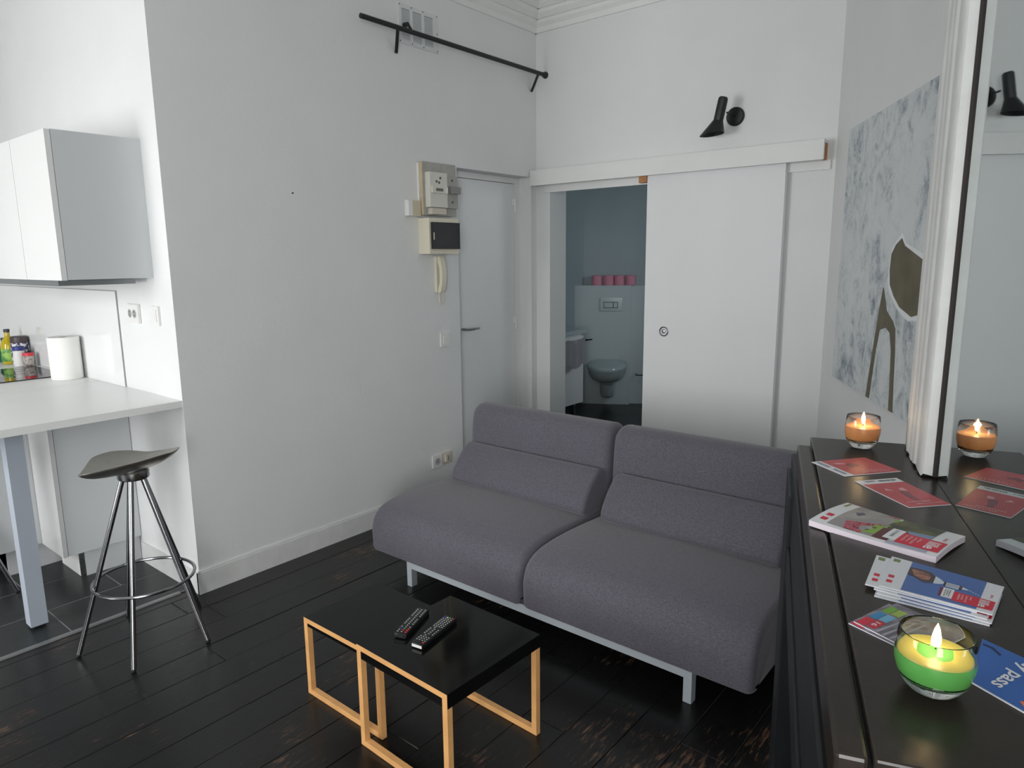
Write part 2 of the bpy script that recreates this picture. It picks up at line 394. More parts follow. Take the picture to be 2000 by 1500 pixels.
# ---------------------------------------------------------------- sliding door, its rail box
sd = struct(mesh_obj('door_2', boxb(.868, 1.675, -.050, -.016, .012, 1.985), dm, loc=(.868, -.033, 0)))
tk = Matrix.Translation((1.003, -.05, 1.034)) @ Matrix.Rotation(R(90), 4, 'X')
bm = BM(); lathe(bm, [(.030, 0), (.030, .004), (.027, .006), (.023, .003), (.022, -.001), (.0, -.001)], (0, 0, 0), 28); bm.transform(tk); mesh_obj('pull_cup', bm, METAL, sd, smooth=True)
bm = BM(); lathe(bm, [(.014, .0022), (.004, .0016), (.0, .0036)], (-.002, 0, 0), 20); bm.transform(tk); mesh_obj('cup_disc', bm, CHROME, sd, smooth=True)
rb = thing('sliding_rail_box', 'long white boxed sliding door rail with a raw wood end above the opening', 'rail', (.0, 0, 1.91))
bm = boxb(.08, 1.885, -.016, 0.0, 1.908, 2.05); mesh_obj('back_board', bm, TRIMW, rb, bevel=.001)
bm = boxb(.012, 1.868, -.086, -.072, 1.951, 2.049); mesh_obj('fascia_board', bm, TRIMW, rb, bevel=.001)
bm = boxb(.012, 1.868, -.072, -.016, 2.034, 2.049); mesh_obj('top_board', bm, TRIMW, rb)
bm = boxb(1.848, 1.866, -.0718, -.0162, 1.953, 2.033); mesh_obj('end_block', bm, OSB, rb)
bm = boxb(.815, .867, -.06, -.018, 1.915, 1.99); mesh_obj('stop_block', bm, OSB, rb)
bm = boxb(.03, 1.84, -.046, -.022, 1.99, 2.03); mesh_obj('metal_track', bm, ALU, rb)

# ---------------------------------------------------------------- painting on the splayed wall
def onC(s, z, off=0.0): return o1 + cdir * s - cn * off + Vector((0, 0, z))
S0, S1, PZ0, PZ1 = .285, 1.40, .893, 2.05
def paint_mat():
    m = bpy.data.materials.new('painted_canvas'); m.use_nodes = True; nt = m.node_tree; b = nt.nodes['Principled BSDF']; b.inputs['Roughness'].default_value = .8
    tc = nt.nodes.new('ShaderNodeTexCoord')
    def nz(scale, st, det=6):
        mp = nt.nodes.new('ShaderNodeMapping'); mp.inputs['Scale'].default_value = st; mp.inputs['Rotation'].default_value = (0, 0, 0)
        nt.links.new(tc.outputs['Object'], mp.inputs[0]); n = nt.nodes.new('ShaderNodeTexNoise'); n.inputs['Scale'].default_value = scale; n.inputs['Detail'].default_value = det
        n.inputs['Roughness'].default_value = .72; nt.links.new(mp.outputs[0], n.inputs['Vector']); return n
    a = nz(7, (1.25, 1.25, 1.0), 9); c = nz(2.3, (1, 1, 1)); d = nz(26, (1, 1, 2.2), 8); a.inputs['Distortion'].default_value = 1.6; d.inputs['Distortion'].default_value = 2.5
    mu = nt.nodes.new('ShaderNodeMath'); mu.operation = 'MULTIPLY'; nt.links.new(a.outputs['Fac'], mu.inputs[0]); nt.links.new(c.outputs['Fac'], mu.inputs[1])
    ad = nt.nodes.new('ShaderNodeMath'); ad.operation = 'MULTIPLY_ADD'; nt.links.new(d.outputs['Fac'], ad.inputs[0]); ad.inputs[1].default_value = .18; nt.links.new(mu.outputs[0], ad.inputs[2])
    r = nt.nodes.new('ShaderNodeValToRGB'); e = r.color_ramp.elements
    e[0].position = .27; e[0].color = (*lin((216, 220, 221)), 1); e[1].position = .47; e[1].color = (*lin((132, 142, 150)), 1)
    e.new(.335).color = (*lin((208, 213, 215)), 1); e.new(.385).color = (*lin((186, 194, 199)), 1)
    nt.links.new(ad.outputs[0], r.inputs[0]); nt.links.new(r.outputs[0], b.inputs['Base Color'])
    bp = nt.nodes.new('ShaderNodeBump'); bp.inputs['Strength'].default_value = .3; bp.inputs['Distance'].default_value = .006; nt.links.new(a.outputs['Fac'], bp.inputs['Height']); nt.links.new(bp.outputs[0], b.inputs['Normal'])
    return m
pt = thing('painting', 'large unframed canvas of grey and white brushwork with dark olive shapes', 'painting', onC(S0, PZ0))
bm = BM(); extrude_poly(bm, [onC(S0, PZ0, .002), onC(S1, PZ0, .002), onC(S1, PZ1, .002), onC(S0, PZ1, .002)], -cn * .016)
mesh_obj('canvas', bm, paint_mat(), pt)
OLIVE = mat('olive_paint', (104, 98, 80), .7, noise=.22, nscale=9)
WHITEP = mat('white_paint_edge', (232, 236, 238), .6)
def blob(name, pts, m, off=.0192, th=.0012):
    bm = BM(); vs = [onC(s, z, off) for s, z in pts]; extrude_poly(bm, vs, -cn * th)
    bmesh.ops.triangulate(bm, faces=[f for f in bm.faces if len(f.verts) > 4]); mesh_obj(name, bm, m, pt)
blob('white_outline', [(.968, 1.43), (.985, 1.50), (1.03, 1.53), (1.085, 1.558), (1.125, 1.52), (1.20, 1.503), (1.30, 1.48), (1.37, 1.36), (1.31, 1.255), (1.21, 1.245), (1.13, 1.265), (1.06, 1.295), (.995, 1.335), (.966, 1.38)], WHITEP, .0182, .0008)
def strip(name, left, right, m, off=.0185, th=.0012):
    bm = BM()
    L0 = [bm.verts.new(onC(a, z, off)) for a, z in left]; R0 = [bm.verts.new(onC(a, z, off)) for a, z in right]
    L1 = [bm.verts.new(onC(a, z, off + th)) for a, z in left]; R1 = [bm.verts.new(onC(a, z, off + th)) for a, z in right]
    for k in range(len(left) - 1):
        bm.faces.new((L1[k], L1[k + 1], R1[k + 1], R1[k])); bm.faces.new((L0[k], R0[k], R0[k + 1], L0[k + 1]))
        bm.faces.new((L0[k], L0[k + 1], L1[k + 1], L1[k])); bm.faces.new((R0[k], R1[k], R1[k + 1], R0[k + 1]))
    bm.faces.new((L0[0], L1[0], R1[0], R0[0])); bm.faces.new((L0[-1], R0[-1], R1[-1], L1[-1]))
    mesh_obj(name, bm, m, pt)
strip('olive_head', [(1.12, 1.288), (1.05, 1.325), (1.00, 1.365), (.985, 1.42), (.99, 1.48), (1.03, 1.515), (1.085, 1.537)], [(1.24, 1.262), (1.31, 1.275), (1.34, 1.34), (1.34, 1.40), (1.30, 1.46), (1.20, 1.488), (1.12, 1.510)], OLIVE, .0192)
strip('olive_arch', [(.820, .895), (.836, .98), (.862, 1.10), (.884, 1.19), (.905, 1.28), (.925, 1.35)], [(.862, .895), (.876, .98), (.898, 1.10), (.925, 1.185), (.985, 1.265), (.932, 1.352)], OLIVE)
strip('olive_arch', [(1.095, .895), (1.085, 1.0), (1.070, 1.12), (1.040, 1.185), (.99, 1.20), (.925, 1.185)], [(1.140, .895), (1.125, 1.0), (1.112, 1.12), (1.095, 1.205), (1.06, 1.232), (.985, 1.265)], OLIVE)

# ---------------------------------------------------------------- fireplace side: local frame t (along, towards camera) / n (into the room)
P0 = Vector((2.813, -2.466, 0)); HM = 1.04
FM = Matrix(((math.sin(R(19)), -math.cos(R(19)), 0, P0.x), (-math.cos(R(19)), -math.sin(R(19)), 0, P0.y), (0, 0, 1, 0), (0, 0, 0, 1)))
# columns: t axis, n axis
def F(t, n, z): return FM @ Vector((t, n, z))
def fbox(bm, t0, t1, n0, n1, z0, z1): return box(bm, t0, t1, n0, n1, z0, z1, Mx=FM)
struct(mesh_obj('wall_chimney', fbox(BM(), -.418, 1.75, -.62, -.014, 0, CH), WALL))
fp = thing('fireplace_mantel', 'black stained wooden fireplace surround with a dark brown shelf under the mirror', 'fireplace', F(.2, .1, 0))
bm = fbox(BM(), -.43, .757, -.012, .214, HM - .03, HM); mesh_obj('shelf_board', bm, MANTELM, fp, bevel=.003)
bm = fbox(BM(), -.352, .757, .2175, .246, HM - .055, HM - .002); mesh_obj('shelf_edge', bm, MANTELM, fp, bevel=.004)
bm = fbox(BM(), -.36, .757, .205, .2185, HM - .055, HM - .012); mesh_obj('shelf_groove', bm, BLACKP, fp)
bm = fbox(BM(), -.40, .757, -.012, .2045, HM - .075, HM - .031); mesh_obj('under_moulding', bm, FIREM, fp)
bm = fbox(BM(), -.545, 1.25, .01, .250, .80, HM - .076); mesh_obj('frieze', bm, FIREM, fp, bevel=.004)
bm = fbox(BM(), -.545, -.30, .0, .259, .0, HM - .115); mesh_obj('pilaster', bm, FIREM, fp, bevel=.004)
bm = fbox(BM(), .75, 1.0, .0, .259, .0, HM - .115); mesh_obj('pilaster', bm, FIREM, fp, bevel=.004)
bm = fbox(BM(), -.30, .75, .0, .256, .72, .80); mesh_obj('lintel', bm, FIREM, fp, bevel=.003)
bm = fbox(BM(), -.29, .74, -.012, .10, .0, .72); mesh_obj('closing_panel', bm, FIREM, fp)
bm = fbox(BM(), .759, 1.25, -.012, .252, HM - .075, HM - .024); mesh_obj('worn_end_shelf', bm, REDWOOD, fp, bevel=.003)
# mirror with its moulded frame; loose glass turned by half a degree
mr = thing('wall_mirror', 'tall mirror in a chipped white moulded wooden frame above the dark mantel', 'mirror', F(.5, 0, HM))
GR = R(-.4)
gM = FM @ Matrix.Rotation(-GR, 4, 'Z')
bm = boxb(-.20, 1.35, -.006, -.0005, HM + .001, 2.86, Mx=gM); 
mesh_obj('mirror_glass', bm, MIRROR, mr)
bm = boxb(-.157, -.1515, -.0045, .0032, HM + .004, 2.85, Mx=FM); mesh_obj('dark_gap', bm, MIRRORBACK, mr)
PR = [(-.155, .003), (-.1565, .019), (-.163, .0225), (-.205, .0235), (-.211, .019), (-.217, .0185), (-.222, .0225), (-.252, .0235), (-.258, .019), (-.264, .0185), (-.270, .022), (-.292, .0225),
      (-.299, .017), (-.318, .0165), (-.324, .020), (-.345, .0205), (-.352, .0155), (-.385, .015), (-.408, .012), (-.411, -.0135), (-.155, -.0135)]
bm = BM()
top = 2.9; bot = [HM + .005 + .004 * math.sin(i * 2.3) for i in range(len(PR))]
a = [bm.verts.new(F(t, n, max(bot[i], HM + .0015))) for i, (t, n) in enumerate(PR)]; b = [bm.verts.new(F(t, n, top)) for t, n in PR]
for i in range(len(PR)): bm.faces.new((a[i], a[(i + 1) % len(PR)], b[(i + 1) % len(PR)], b[i]))
bm.faces.new(b); bm.faces.new(a[::-1])
mesh_obj('frame_stile', bm, TRIMWORN, mr, smooth=True, auto=50)
bm = BM()
a = [bm.verts.new(F(1.2 - t - .155, n, HM + .0015)) for t, n in PR]; b = [bm.verts.new(F(1.2 - t - .155, n, top)) for t, n in PR]
for i in range(len(PR)): bm.faces.new((a[i], a[(i + 1) % len(PR)], b[(i + 1) % len(PR)], b[i]))
bm.faces.new(b); bm.faces.new(a[::-1]); mesh_obj('frame_stile', bm, TRIMWORN, mr, smooth=True, auto=50)
bm = fbox(BM(), -.411, 1.456, -.0135, .02, 2.901, 3.05); mesh_obj('frame_head', bm, TRIMWORN, mr, bevel=.004)

# ================================================================ SOFA
so = thing('sofa', 'low charcoal fabric two seat sofa bed on a flat grey steel frame', 'sofa', (1.37, -1.5, 0))
bm = BM()
box(bm, .679, 2.077, -1.878, -1.845, .090, .126); box(bm, .679, 2.077, -1.10, -1.067, .090, .126)
box(bm, .679, .709, -1.845, -1.10, .09, .124); box(bm, 2.047, 2.077, -1.845, -1.10, .09, .124)
mesh_obj('frame_rail', bm, SOFAMET, so, bevel=.001)
for x_ in (.679, 2.047):
    for y_ in (-1.878, -1.100):
        bm = boxb(x_, x_ + .030, y_, y_ + .033, .001, .0895); mesh_obj('leg', bm, SOFAMET, so)
seatp = [(-1.02, .325), (-1.25, .335), (-1.50, .350), (-1.70, .352), (-1.815, .336), (-1.872, .302), (-1.898, .245), (-1.900, .185), (-1.893, .131), (-1.875, .127), (-1.80, .127), (-1.40, .127), (-1.03, .127), (-.985, .22)]
backp = [(-1.225, .18), (-1.255, .34), (-1.25, .50), (-1.235, .66), (-1.200, .712), (-1.14, .724), (-1.085, .70), (-1.07, .62), (-1.06, .40), (-1.05, .20), (-1.12, .14)]
pillp = [(-1.39, .342), (-1.428, .372), (-1.412, .425), (-1.36, .488), (-1.308, .530), (-1.265, .530), (-1.245, .49), (-1.245, .40), (-1.26, .350), (-1.32, .338)]
for (x0, x1, p0_, p1_) in ((.452, 1.357, .528, 1.345), (1.364, 2.290, 1.425, 2.20)):
    mesh_obj('seat', bolster(BM(), seatp, x0, x1, .030, crown=.012), FABRIC, so, smooth=True, auto=0)
    mesh_obj('backrest', bolster(BM(), backp, x0 + (.045 if x0 < 1 else .004), x1 - (.002 if x0 < 1 else .03), .038), FABRIC, so, smooth=True, auto=0)
    bm = bolster(BM(), pillp, p0_, p1_, .020)
    mesh_obj('lumbar_pillow', bm, FABRIC, so, smooth=True, auto=0)

# ================================================================ NESTING TABLES
def nest_table(label, x0, x1, y0, y1, h, th, rz):
    t = thing('nesting_table', label, 'table', ((x0 + x1) / 2, (y0 + y1) / 2, 0), group=None)
    A = T(x0, y0, 0, rz); W_, D_ = x1 - x0, y1 - y0; b = .019
    mesh_obj('tabletop', boxb(-.0002, W_ + .0002, .0009, D_, h - th, h, Mx=A), TABLETOP, t, bevel=.0008)
    for yy in (0, D_ - b):
        bm = BM(); oy0, oy1 = yy, yy + b
        # rectangular loop of square bamboo bars; the upper bar is let into the top
        z1 = h - .0006; face0 = yy if yy == 0 else yy + b - .0008
        box(bm, 0, b, oy0, oy1, .001, h - th - .0003, Mx=A); box(bm, W_ - b, W_, oy0, oy1, .001, h - th - .0003, Mx=A)
        box(bm, b, W_ - b, oy0, oy1, .001, .001 + b, Mx=A)
        if yy == 0:
            box(bm, 0, W_, face0, face0 + .0008, z1 - .0165, z1, Mx=A)
            box(bm, 0, b, face0, face0 + .0008, h - th - .0003, z1 - .0165, Mx=A); box(bm, W_ - b, W_, face0, face0 + .0008, h - th - .0003, z1 - .0165, Mx=A)
        mesh_obj('leg_frame', bm, BAMBOO, t)
    return t
nest_table('taller black topped nesting table with bamboo loop legs, carrying the remote controls', 1.366, 1.758, -2.692, -2.296, .340, .044, R(-1.4))
nest_table('lower black topped nesting table tucked under the taller one, nearest the bar stool', 1.013, 1.403, -2.641, -2.318, .286, .03, 0)

# remotes
def remote(label, near, far, wd, h0, lay):
    near, far = Vector((*near, 0)), Vector((*far, 0)); d = far - near; L = d.length; ang = math.atan2(d.y, d.x) - math.pi / 2
    t = thing('remote_control', label, 'remote', (*((near + far) / 2).xy, h0))
    A = T(near.x, near.y, h0 + .0006, ang)
    bm = boxb(-wd / 2, wd / 2, 0, L, 0, .017, Mx=A); mesh_obj('body', bm, BLACKP, t, bevel=.004, smooth=True)
    bm = boxb(-wd / 2 + .004, wd / 2 - .004, -.0006, .0, .004, .013, Mx=A); mesh_obj('end_strip', bm, METAL if lay == 0 else PLASTIC, t)
    keyb = BM(); cols_ = []
    rows = 15 if lay == 0 else 17
    for r in range(rows):
        yy = .012 + (L - .026) * r / (rows - 1)
        for c_ in range(3 if (lay and 4 < r < 9) else (3 if lay == 0 else 4)):
            nc = 3 if lay == 0 or 4 < r < 9 else 4
            xx = (-wd / 2 + .0075) + (wd - .015) * c_ / (nc - 1)
            colr = None
            if lay == 0:
                if r == 0 and c_ == 2: colr = 'r'
                elif r == 1: colr = ('r', 'r', 'b')[2 - c_] if c_ != 0 else None
                elif r == 2: colr = ('b', 'g', 'r')[c_]
            else:
                if r == 0 and c_ == 3: colr = 'r'
                elif r == 0: continue
                elif r == rows - 1: colr = ('b', 'y', 'g', 'r')[c_]
            if (r == 9 or r == 4) and c_ != 1: continue
            s = .0021 if not colr else .0030
            tgt = keyb if not colr else BM()
            box(tgt, xx - s, xx + s, yy - s * .55, yy + s * .55, .0169, .0182, Mx=A)
            if colr: cols_.append((colr, tgt))
    k = mesh_obj('keypad', keyb, mat('pale_key', (176, 182, 180), .5), t); k['kind'] = 'stuff'
    for cc, b_ in cols_:
        mesh_obj('button', b_, mat('key_' + cc, {'r': (222, 52, 60), 'g': (60, 170, 90), 'b': (60, 72, 190), 'y': (225, 210, 120)}[cc], .5), t)
remote('black remote control left of the other, silver bar and red keys at its near end', (1.450, -2.592), (1.391, -2.437), .042, .340, 0)
remote('longer black remote control, the right hand one, with one red power key near its end', (1.531, -2.598), (1.499, -2.418), .044, .340, 1)

# ================================================================ BAR STOOLS
def make_stool(label, cx, cy, rot=0):
    t = thing('bar_stool', label, 'stool', (cx, cy, 0), rot, group='chrome bar stools')
    for k in (-107, -37, 30, 108, 177):
        a = R(k); top = Vector((cx + .038 * math.cos(a), cy + .038 * math.sin(a), .668)); ft = Vector((cx + .247 * math.cos(a), cy + .247 * math.sin(a), .010))
        lg = mesh_obj('leg', tube(BM(), [top, ft], .0098, 14), CHROME, t, smooth=True)
        d = (ft - top).normalized(); mesh_obj('rubber_tip', tube(BM(), [ft, ft + d * .009], .0085, 12), RUBBER, lg, smooth=True)
    pts = [(cx + .180 * math.cos(i * math.pi / 24), cy + .180 * math.sin(i * math.pi / 24), .258) for i in range(48)]
    mesh_obj('foot_ring', tube(BM(), pts, .0062, 10, closed=True), CHROME, t, smooth=True)
    bm = lathe(BM(), [(0, .655), (.018, .655), (.018, .662), (.052, .664), (.056, .670), (.056, .692), (.05, .70), (0, .70)], (cx, cy, 0), 32)
    mesh_obj('hub', bm, METAL, t, smooth=True)
    # cast seat: two front tips, raised rounded back, deep bowl below
    out = [(.075, -.205, .742), (.100, -.12, .748), (.106, -.02, .752), (.095, .075, .757), (.085, .120, .757), (.052, .160, .761), (.015, .140, .752), (-.05, .085, .742), (-.110, .045, .745), (-.140, -.01, .749), (-.132, -.055, .750), (-.095, -.105, .750), (-.02, -.155, .742), (.04, -.19, .740)]
    O = []
    n = len(out)
    for i in range(n):
        p = [Vector(out[(i + j) % n]) for j in (-1, 0, 1, 2)]
        for s in range(5):
            q = s / 5; O.append(.5 * (2 * p[1] + (p[2] - p[0]) * q + (2 * p[0] - 5 * p[1] + 4 * p[2] - p[3]) * q * q + (3 * p[1] - p[0] - 3 * p[2] + p[3]) * q ** 3))
    bm = BM(); C0 = Vector((-.01, -.015, 0)); rings = []
    def ring(f, zf, dz): 
        rr = []
        for o_ in O:
            xy = C0.xy + (o_.xy - C0.xy) * f
            rr.append(bm.verts.new((cx + xy.x, cy + xy.y, zf * o_.z + (1 - zf) * .745 + dz)))
        return rr
    topc = bm.verts.new((cx + C0.x, cy + C0.y, .742)); tr = [ring(f, f, -.004 * math.sin(f * math.pi)) for f in (.2, .4, .6, .8, .93)] + [ring(1, 1, 0)]
    botc = bm.verts.new((cx + C0.x, cy + C0.y, .694)); br = [ring(1.0, 1, -.004)]
    for f in (.96, .85, .7, .5, .25): 
        br.append(ring(f, f * f, -.004 - .048 * (1 - f ** 2.6) ** .8))
    n = len(O)
    for k in range(n):
        bm.faces.new((topc, tr[0][k], tr[0][(k + 1) % n])); bm.faces.new((botc, br[-1][(k + 1) % n], br[-1][k]))
    seq = tr + br
    for a_, b_ in zip(seq, seq[1:]):
        for k in range(n): bm.faces.new((a_[k], b_[k], b_[(k + 1) % n], a_[(k + 1) % n]))
    mesh_obj('seat', bm, SEATM, t, smooth=True, auto=60)
    return t
st = make_stool('chrome bar stool with cast metal saddle seat standing at the wall end of the bar', .205, -2.82)
del st['group']
copy_tree(st, T(-.66, -3.28, 0, R(-16)), 'second chrome bar stool behind the grey post, only a leg showing')

# ================================================================ KITCHEN
YK = -2.511
bar = thing('bar_worktop', 'white laminate breakfast bar top on a grey square post', 'worktop', (-.25, -3.07, 0))
mesh_obj('worktop', boxb(-.8475, -.002, -3.42, YK - .001, .861, .890), LAM, bar, bevel=.0012)
mesh_obj('post', boxb(-.288, -.226, -3.107, -3.045, .014, .8605), GREYPOST, bar, bevel=.002)
mesh_obj('post_foot', boxb(-.278, -.236, -3.097, -3.055, .0018, .014), RUBBER, bar)
ct = thing('kitchen_counter', 'white kitchen counter run with worktop continuing left of the breakfast bar', 'counter', (-1.6, -2.8, 0))
mesh_obj('worktop', boxb(-3.2, -.8525, -3.12, YK - .001, .861, .890), LAM, ct, bevel=.001)
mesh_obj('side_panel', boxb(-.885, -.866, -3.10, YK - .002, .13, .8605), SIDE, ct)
mesh_obj('carcass', boxb(-3.2, -.887, -3.08, YK - .002, .13, .8605), LAM, ct)
mesh_obj('plinth_end', boxb(-.915, -.90, -3.0, YK - .002, .002, .128), SIDE, ct)
mesh_obj('plinth', boxb(-3.2, -1.05, -3.02, -3.005, .002, .128), LAM, ct)
for x_ in (-.96,):
    for y_ in (-3.04, ): mesh_obj('cabinet_foot', tube(BM(), [(x_, y_, .002), (x_, y_, .13)], .016, 16), METAL, ct, smooth=True)
for i in range(4):
    x1_ = -.889 - i * .575
    dd = mesh_obj('door', boxb(x1_ - .572, x1_, -3.10, -3.082, .132, .858), LACQ, ct, bevel=.001)
bc = thing('base_cabinet', 'shallow white base cabinet under the breakfast bar against the wall', 'cabinet', (-.72, -2.7, 0))
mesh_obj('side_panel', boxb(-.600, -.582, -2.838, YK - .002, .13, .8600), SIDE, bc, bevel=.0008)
mesh_obj('carcass', boxb(-.863, -.602, -2.838, YK - .002, .13, .8600), LAM, bc)
mesh_obj('door', boxb(-.863, -.582, -2.859, -2.840, .128, .858), LACQ, bc, bevel=.0012)
mesh_obj('plinth', boxb(-.863, -.622, -2.786, -2.770, .002, .128), LAM, bc)
mesh_obj('plinth_end', boxb(-.622, -.606, -2.766, YK - .002, .002, .128), SIDE, bc)
mesh_obj('cabinet_foot', boxb(-.622, -.606, -2.786, -2.767, .002, .129), METAL, bc)
# the wall cabinets
def wall_cab(label, x0, x1):
    u = thing('wall_cabinet', label, 'cabinet', ((x0 + x1) / 2, -2.68, 1.41))
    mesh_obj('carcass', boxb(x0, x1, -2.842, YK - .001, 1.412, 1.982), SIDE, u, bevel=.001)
    mesh_obj('door', boxb(x0 + .001, x1, -2.864, -2.844, 1.410, 1.980), LACQ, u, bevel=.0012)
    return u
wall_cab('white wall cabinet nearest the corner, its grey side panel showing', -.558, -.155)
wall_cab('second white gloss wall cabinet from the corner, cut by the photo edge', -1.16, -.561)
wall_cab('third white gloss wall cabinet, furthest left over the hob', -1.76, -1.163)
hd = thing('range_hood', 'flat grey range hood slab under the wall cabinets', 'hood', (-.6, -2.7, 1.39))
mesh_obj('hood_body', boxb(-1.2, -.225, -2.855, -2.56, 1.388, 1.409), HOODM, hd, bevel=.002)
mesh_obj('grease_filter', boxb(-1.1, -.3, -2.84, -2.58, 1.3855, 1.388), mat('filter_mesh', (120, 124, 126), .4, .6), hd)
sp = tag(mesh_obj('splashback', boxb(-3.2, -.565, -2.518, YK - .0005, .8905, 1.345), SPLASH, loc=(-1.5, -2.514, .89), bevel=.0008), 'glossy white glass splashback panel behind the counter', 'splashback')
bm = BM(); box(bm, -.5647, -.5638, -2.5165, YK - .0005, .8915, 1.346); box(bm, -3.2, -.563, -2.5165, YK - .0005, 1.3453, 1.3470)
mesh_obj('shadow_gap', bm, mat('seal_grey', (150, 152, 152), .7), sp)
hb = thing('cooking_hob', 'black glass cooking hob set into the white worktop', 'hob', (-1.45, -2.83, .89))
mesh_obj('glass_plate', boxb(-1.71, -1.182, -3.09, -2.556, .8905, .8955), HOB, hb, bevel=.001)
bm = BM(); z_ = .8955
for (hx, hy, rr) in ((-1.32, -2.72, .09), (-1.57, -2.72, .07), (-1.32, -2.95, .07), (-1.57, -2.95, .09)):
    tube(bm, [(hx + rr * math.cos(i * math.pi / 20), hy + rr * math.sin(i * math.pi / 20), z_ + .0001) for i in range(40)], .0005, 4, closed=True)
mesh_obj('zone_rings', bm, mat('zone_print', (70, 72, 74), .4), hb)
# kitchen roll
kr = thing('kitchen_roll', 'upright roll of white kitchen paper on the counter by the splashback', 'paper roll', (-1.075, -2.593, .8905))
bm = lathe(BM(), [(.071, .0), (.0725, .003), (.0725, .213), (.071, .216), (.024, .216), (.022, .214), (.022, .0)], (-1.075, -2.593, .8908), 40); mesh_obj('paper', bm, KITROLL, kr, smooth=True)
bm = lathe(BM(), [(.022, .001), (.0218, .2145), (.0195, .2145), (.0195, .001)], (-1.075, -2.593, .8908), 24); mesh_obj('card_core', bm, mat('card', (150, 130, 105), .9), kr, smooth=True)
# bottles and jars
def bottle(name, label, cat, c, parts):
    t = thing(name, label, cat, c)
    for pn, prof_, m_ in parts: mesh_obj(pn, lathe(BM(), [(r_, h_ * .83) for r_, h_ in prof_], c, 24), m_, t, smooth=True)
    return t
OIL = mat('oil', (190, 170, 30), .12, spec=.6); LGREEN = mat('label_green', (150, 190, 90), .5, rgb2=(60, 130, 70), nscale=30, noise=.1)
DCAP = mat('cap_dark', (50, 55, 55), .4); NAVY = mat('label_navy', (70, 66, 92), .5, rgb2=(225, 225, 232), nscale=45, noise=.1, ramp=(.48, .54))
zC = .8906
bottle('oil_bottle', 'yellow oil bottle with a green label and dark cap behind the hob', 'bottle', (-1.965, -2.60, zC),
       [('bottle_body', [(0, .001), (.036, .001), (.04, .008), (.04, .13), (.034, .16), (.016, .19), (.0135, .2), (.0135, .225), (0, .225)], OIL),
        ('label_band', [(.0405, .02), (.0412, .022), (.0412, .108), (.0405, .11), (.0395, .11), (.0395, .02)], LGREEN),
        ('cap', [(0, .2255), (.0155, .2255), (.0155, .248), (0, .250)], DCAP)])
bottle('spice_jar', 'squat dark jar with a brown lid between the oil bottle and white tub', 'jar', (-1.885, -2.565, zC),
       [('jar_body', [(0, .001), (.044, .001), (.046, .006), (.046, .15), (.043, .155), (0, .155)], NAVY),
        ('lid', [(0, .1555), (.045, .1555), (.046, .165), (.044, .195), (.038, .2), (0, .2)], mat('brown_lid', (72, 62, 66), .45))])
bottle('salt_tub', 'white tub with a blue lid standing in front of the dark jar', 'tub', (-1.792, -2.60, zC),
       [('tub_body', [(0, .001), (.028, .001), (.03, .005), (.0285, .11), (.0, .112)], PLASTIC), ('lid', [(0, .1125), (.030, .1125), (.030, .135), (.026, .138), (0, .138)], mat('blue_lid', (46, 56, 130), .4))])
bottle('seasoning_jar', 'small clear jar with a red lid, rightmost of the jars', 'jar', (-1.730, -2.572, zC),
       [('jar_body', [(0, .001), (.025, .001), (.027, .005), (.027, .075), (.0, .076)], mat('seasoning', (190, 182, 176), .5, rgb2=(120, 110, 104), nscale=60, noise=.1)), ('lid', [(0, .0765), (.0275, .0765), (.0275, .095), (0, .096)], mat('red_lid', (222, 60, 72), .4))])
bottle('green_bottle', 'dark green bottle at the very left edge of the counter', 'bottle', (-2.09, -2.59, zC),
       [('bottle_body', [(0, .001), (.034, .001), (.035, .005), (.035, .095), (.015, .13), (.013, .16), (0, .16)], mat('green_glass', (30, 90, 60), .1)), ('cap', [(0, .1605), (.014, .1605), (.014, .175), (0, .176)], DCAP)])

# ================================================================ SWITCHES, SOCKETS
def plate_K(name, label, cat, x, z, wd, ht, kind):
    t = thing(name, label, cat, (x, YK, z)); y1 = YK - .0005
    bm = boxb(x - wd / 2, x + wd / 2, y1 - .011, y1, z - ht / 2, z + ht / 2); mesh_obj('cover_plate', bm, PLASTIC, t, bevel=.004, smooth=True)
    if kind == 'sock':
        for s in (-1, 1):
            tk_ = Matrix.Translation((x + s * wd * .20 - .004, y1 - .011, z)) @ Matrix.Rotation(R(90), 4, 'X')
            bm = lathe(BM(), [(.019, .0004), (.018, .0004), (.016, -.0), (0, -.0)], (0, 0, .0002), 24); bm.transform(tk_); w_ = mesh_obj('socket_well', bm, mat('well_grey', (150, 152, 152), .6), t)
            bm = BM()
            for dz in (-.008, .008): lathe(bm, [(.0025, .0004), (.0025, .001), (0, .001)], (0, 0, 0), 8) if False else box(bm, x + s * wd * .20 - .0065, x + s * wd * .20 - .0025, y1 - .0124, y1 - .0114, z + dz - .002, z + dz + .002)
            mesh_obj('pin_hole', bm, DARKHOLE, w_)
    else:
        bm = boxb(x - .018, x + .018, y1 - .0145, y1 - .0105, z - .026, z + .026); mesh_obj('rocker', bm, PLASTIC, t, bevel=.0015)
plate_K('double_socket', 'white double power socket above the end of the breakfast bar', 'socket', -.385, 1.249, .118, .085, 'sock')
plate_K('light_switch', 'white light switch beside the double socket near the wall corner', 'switch', -.16, 1.248, .068, .085, 'sw')
t = thing('light_switch', 'square white light switch under the entry phone', 'switch', (0, -.915, 1.0))
mesh_obj('cover_plate', boxb(.0005, .011, -.955, -.875, .962, 1.042), PLASTIC, t, bevel=.003)
mesh_obj('rocker', boxb(.0105, .0145, -.937, -.893, .975, 1.029), PLASTIC, t, bevel=.001)
t = thing('power_socket', 'white power socket low on the wall left of the sofa', 'socket', (0, -1.01, .265))
mesh_obj('cover_plate', boxb(.0005, .011, -1.052, -.975, .228, .304), PLASTIC, t, bevel=.002)
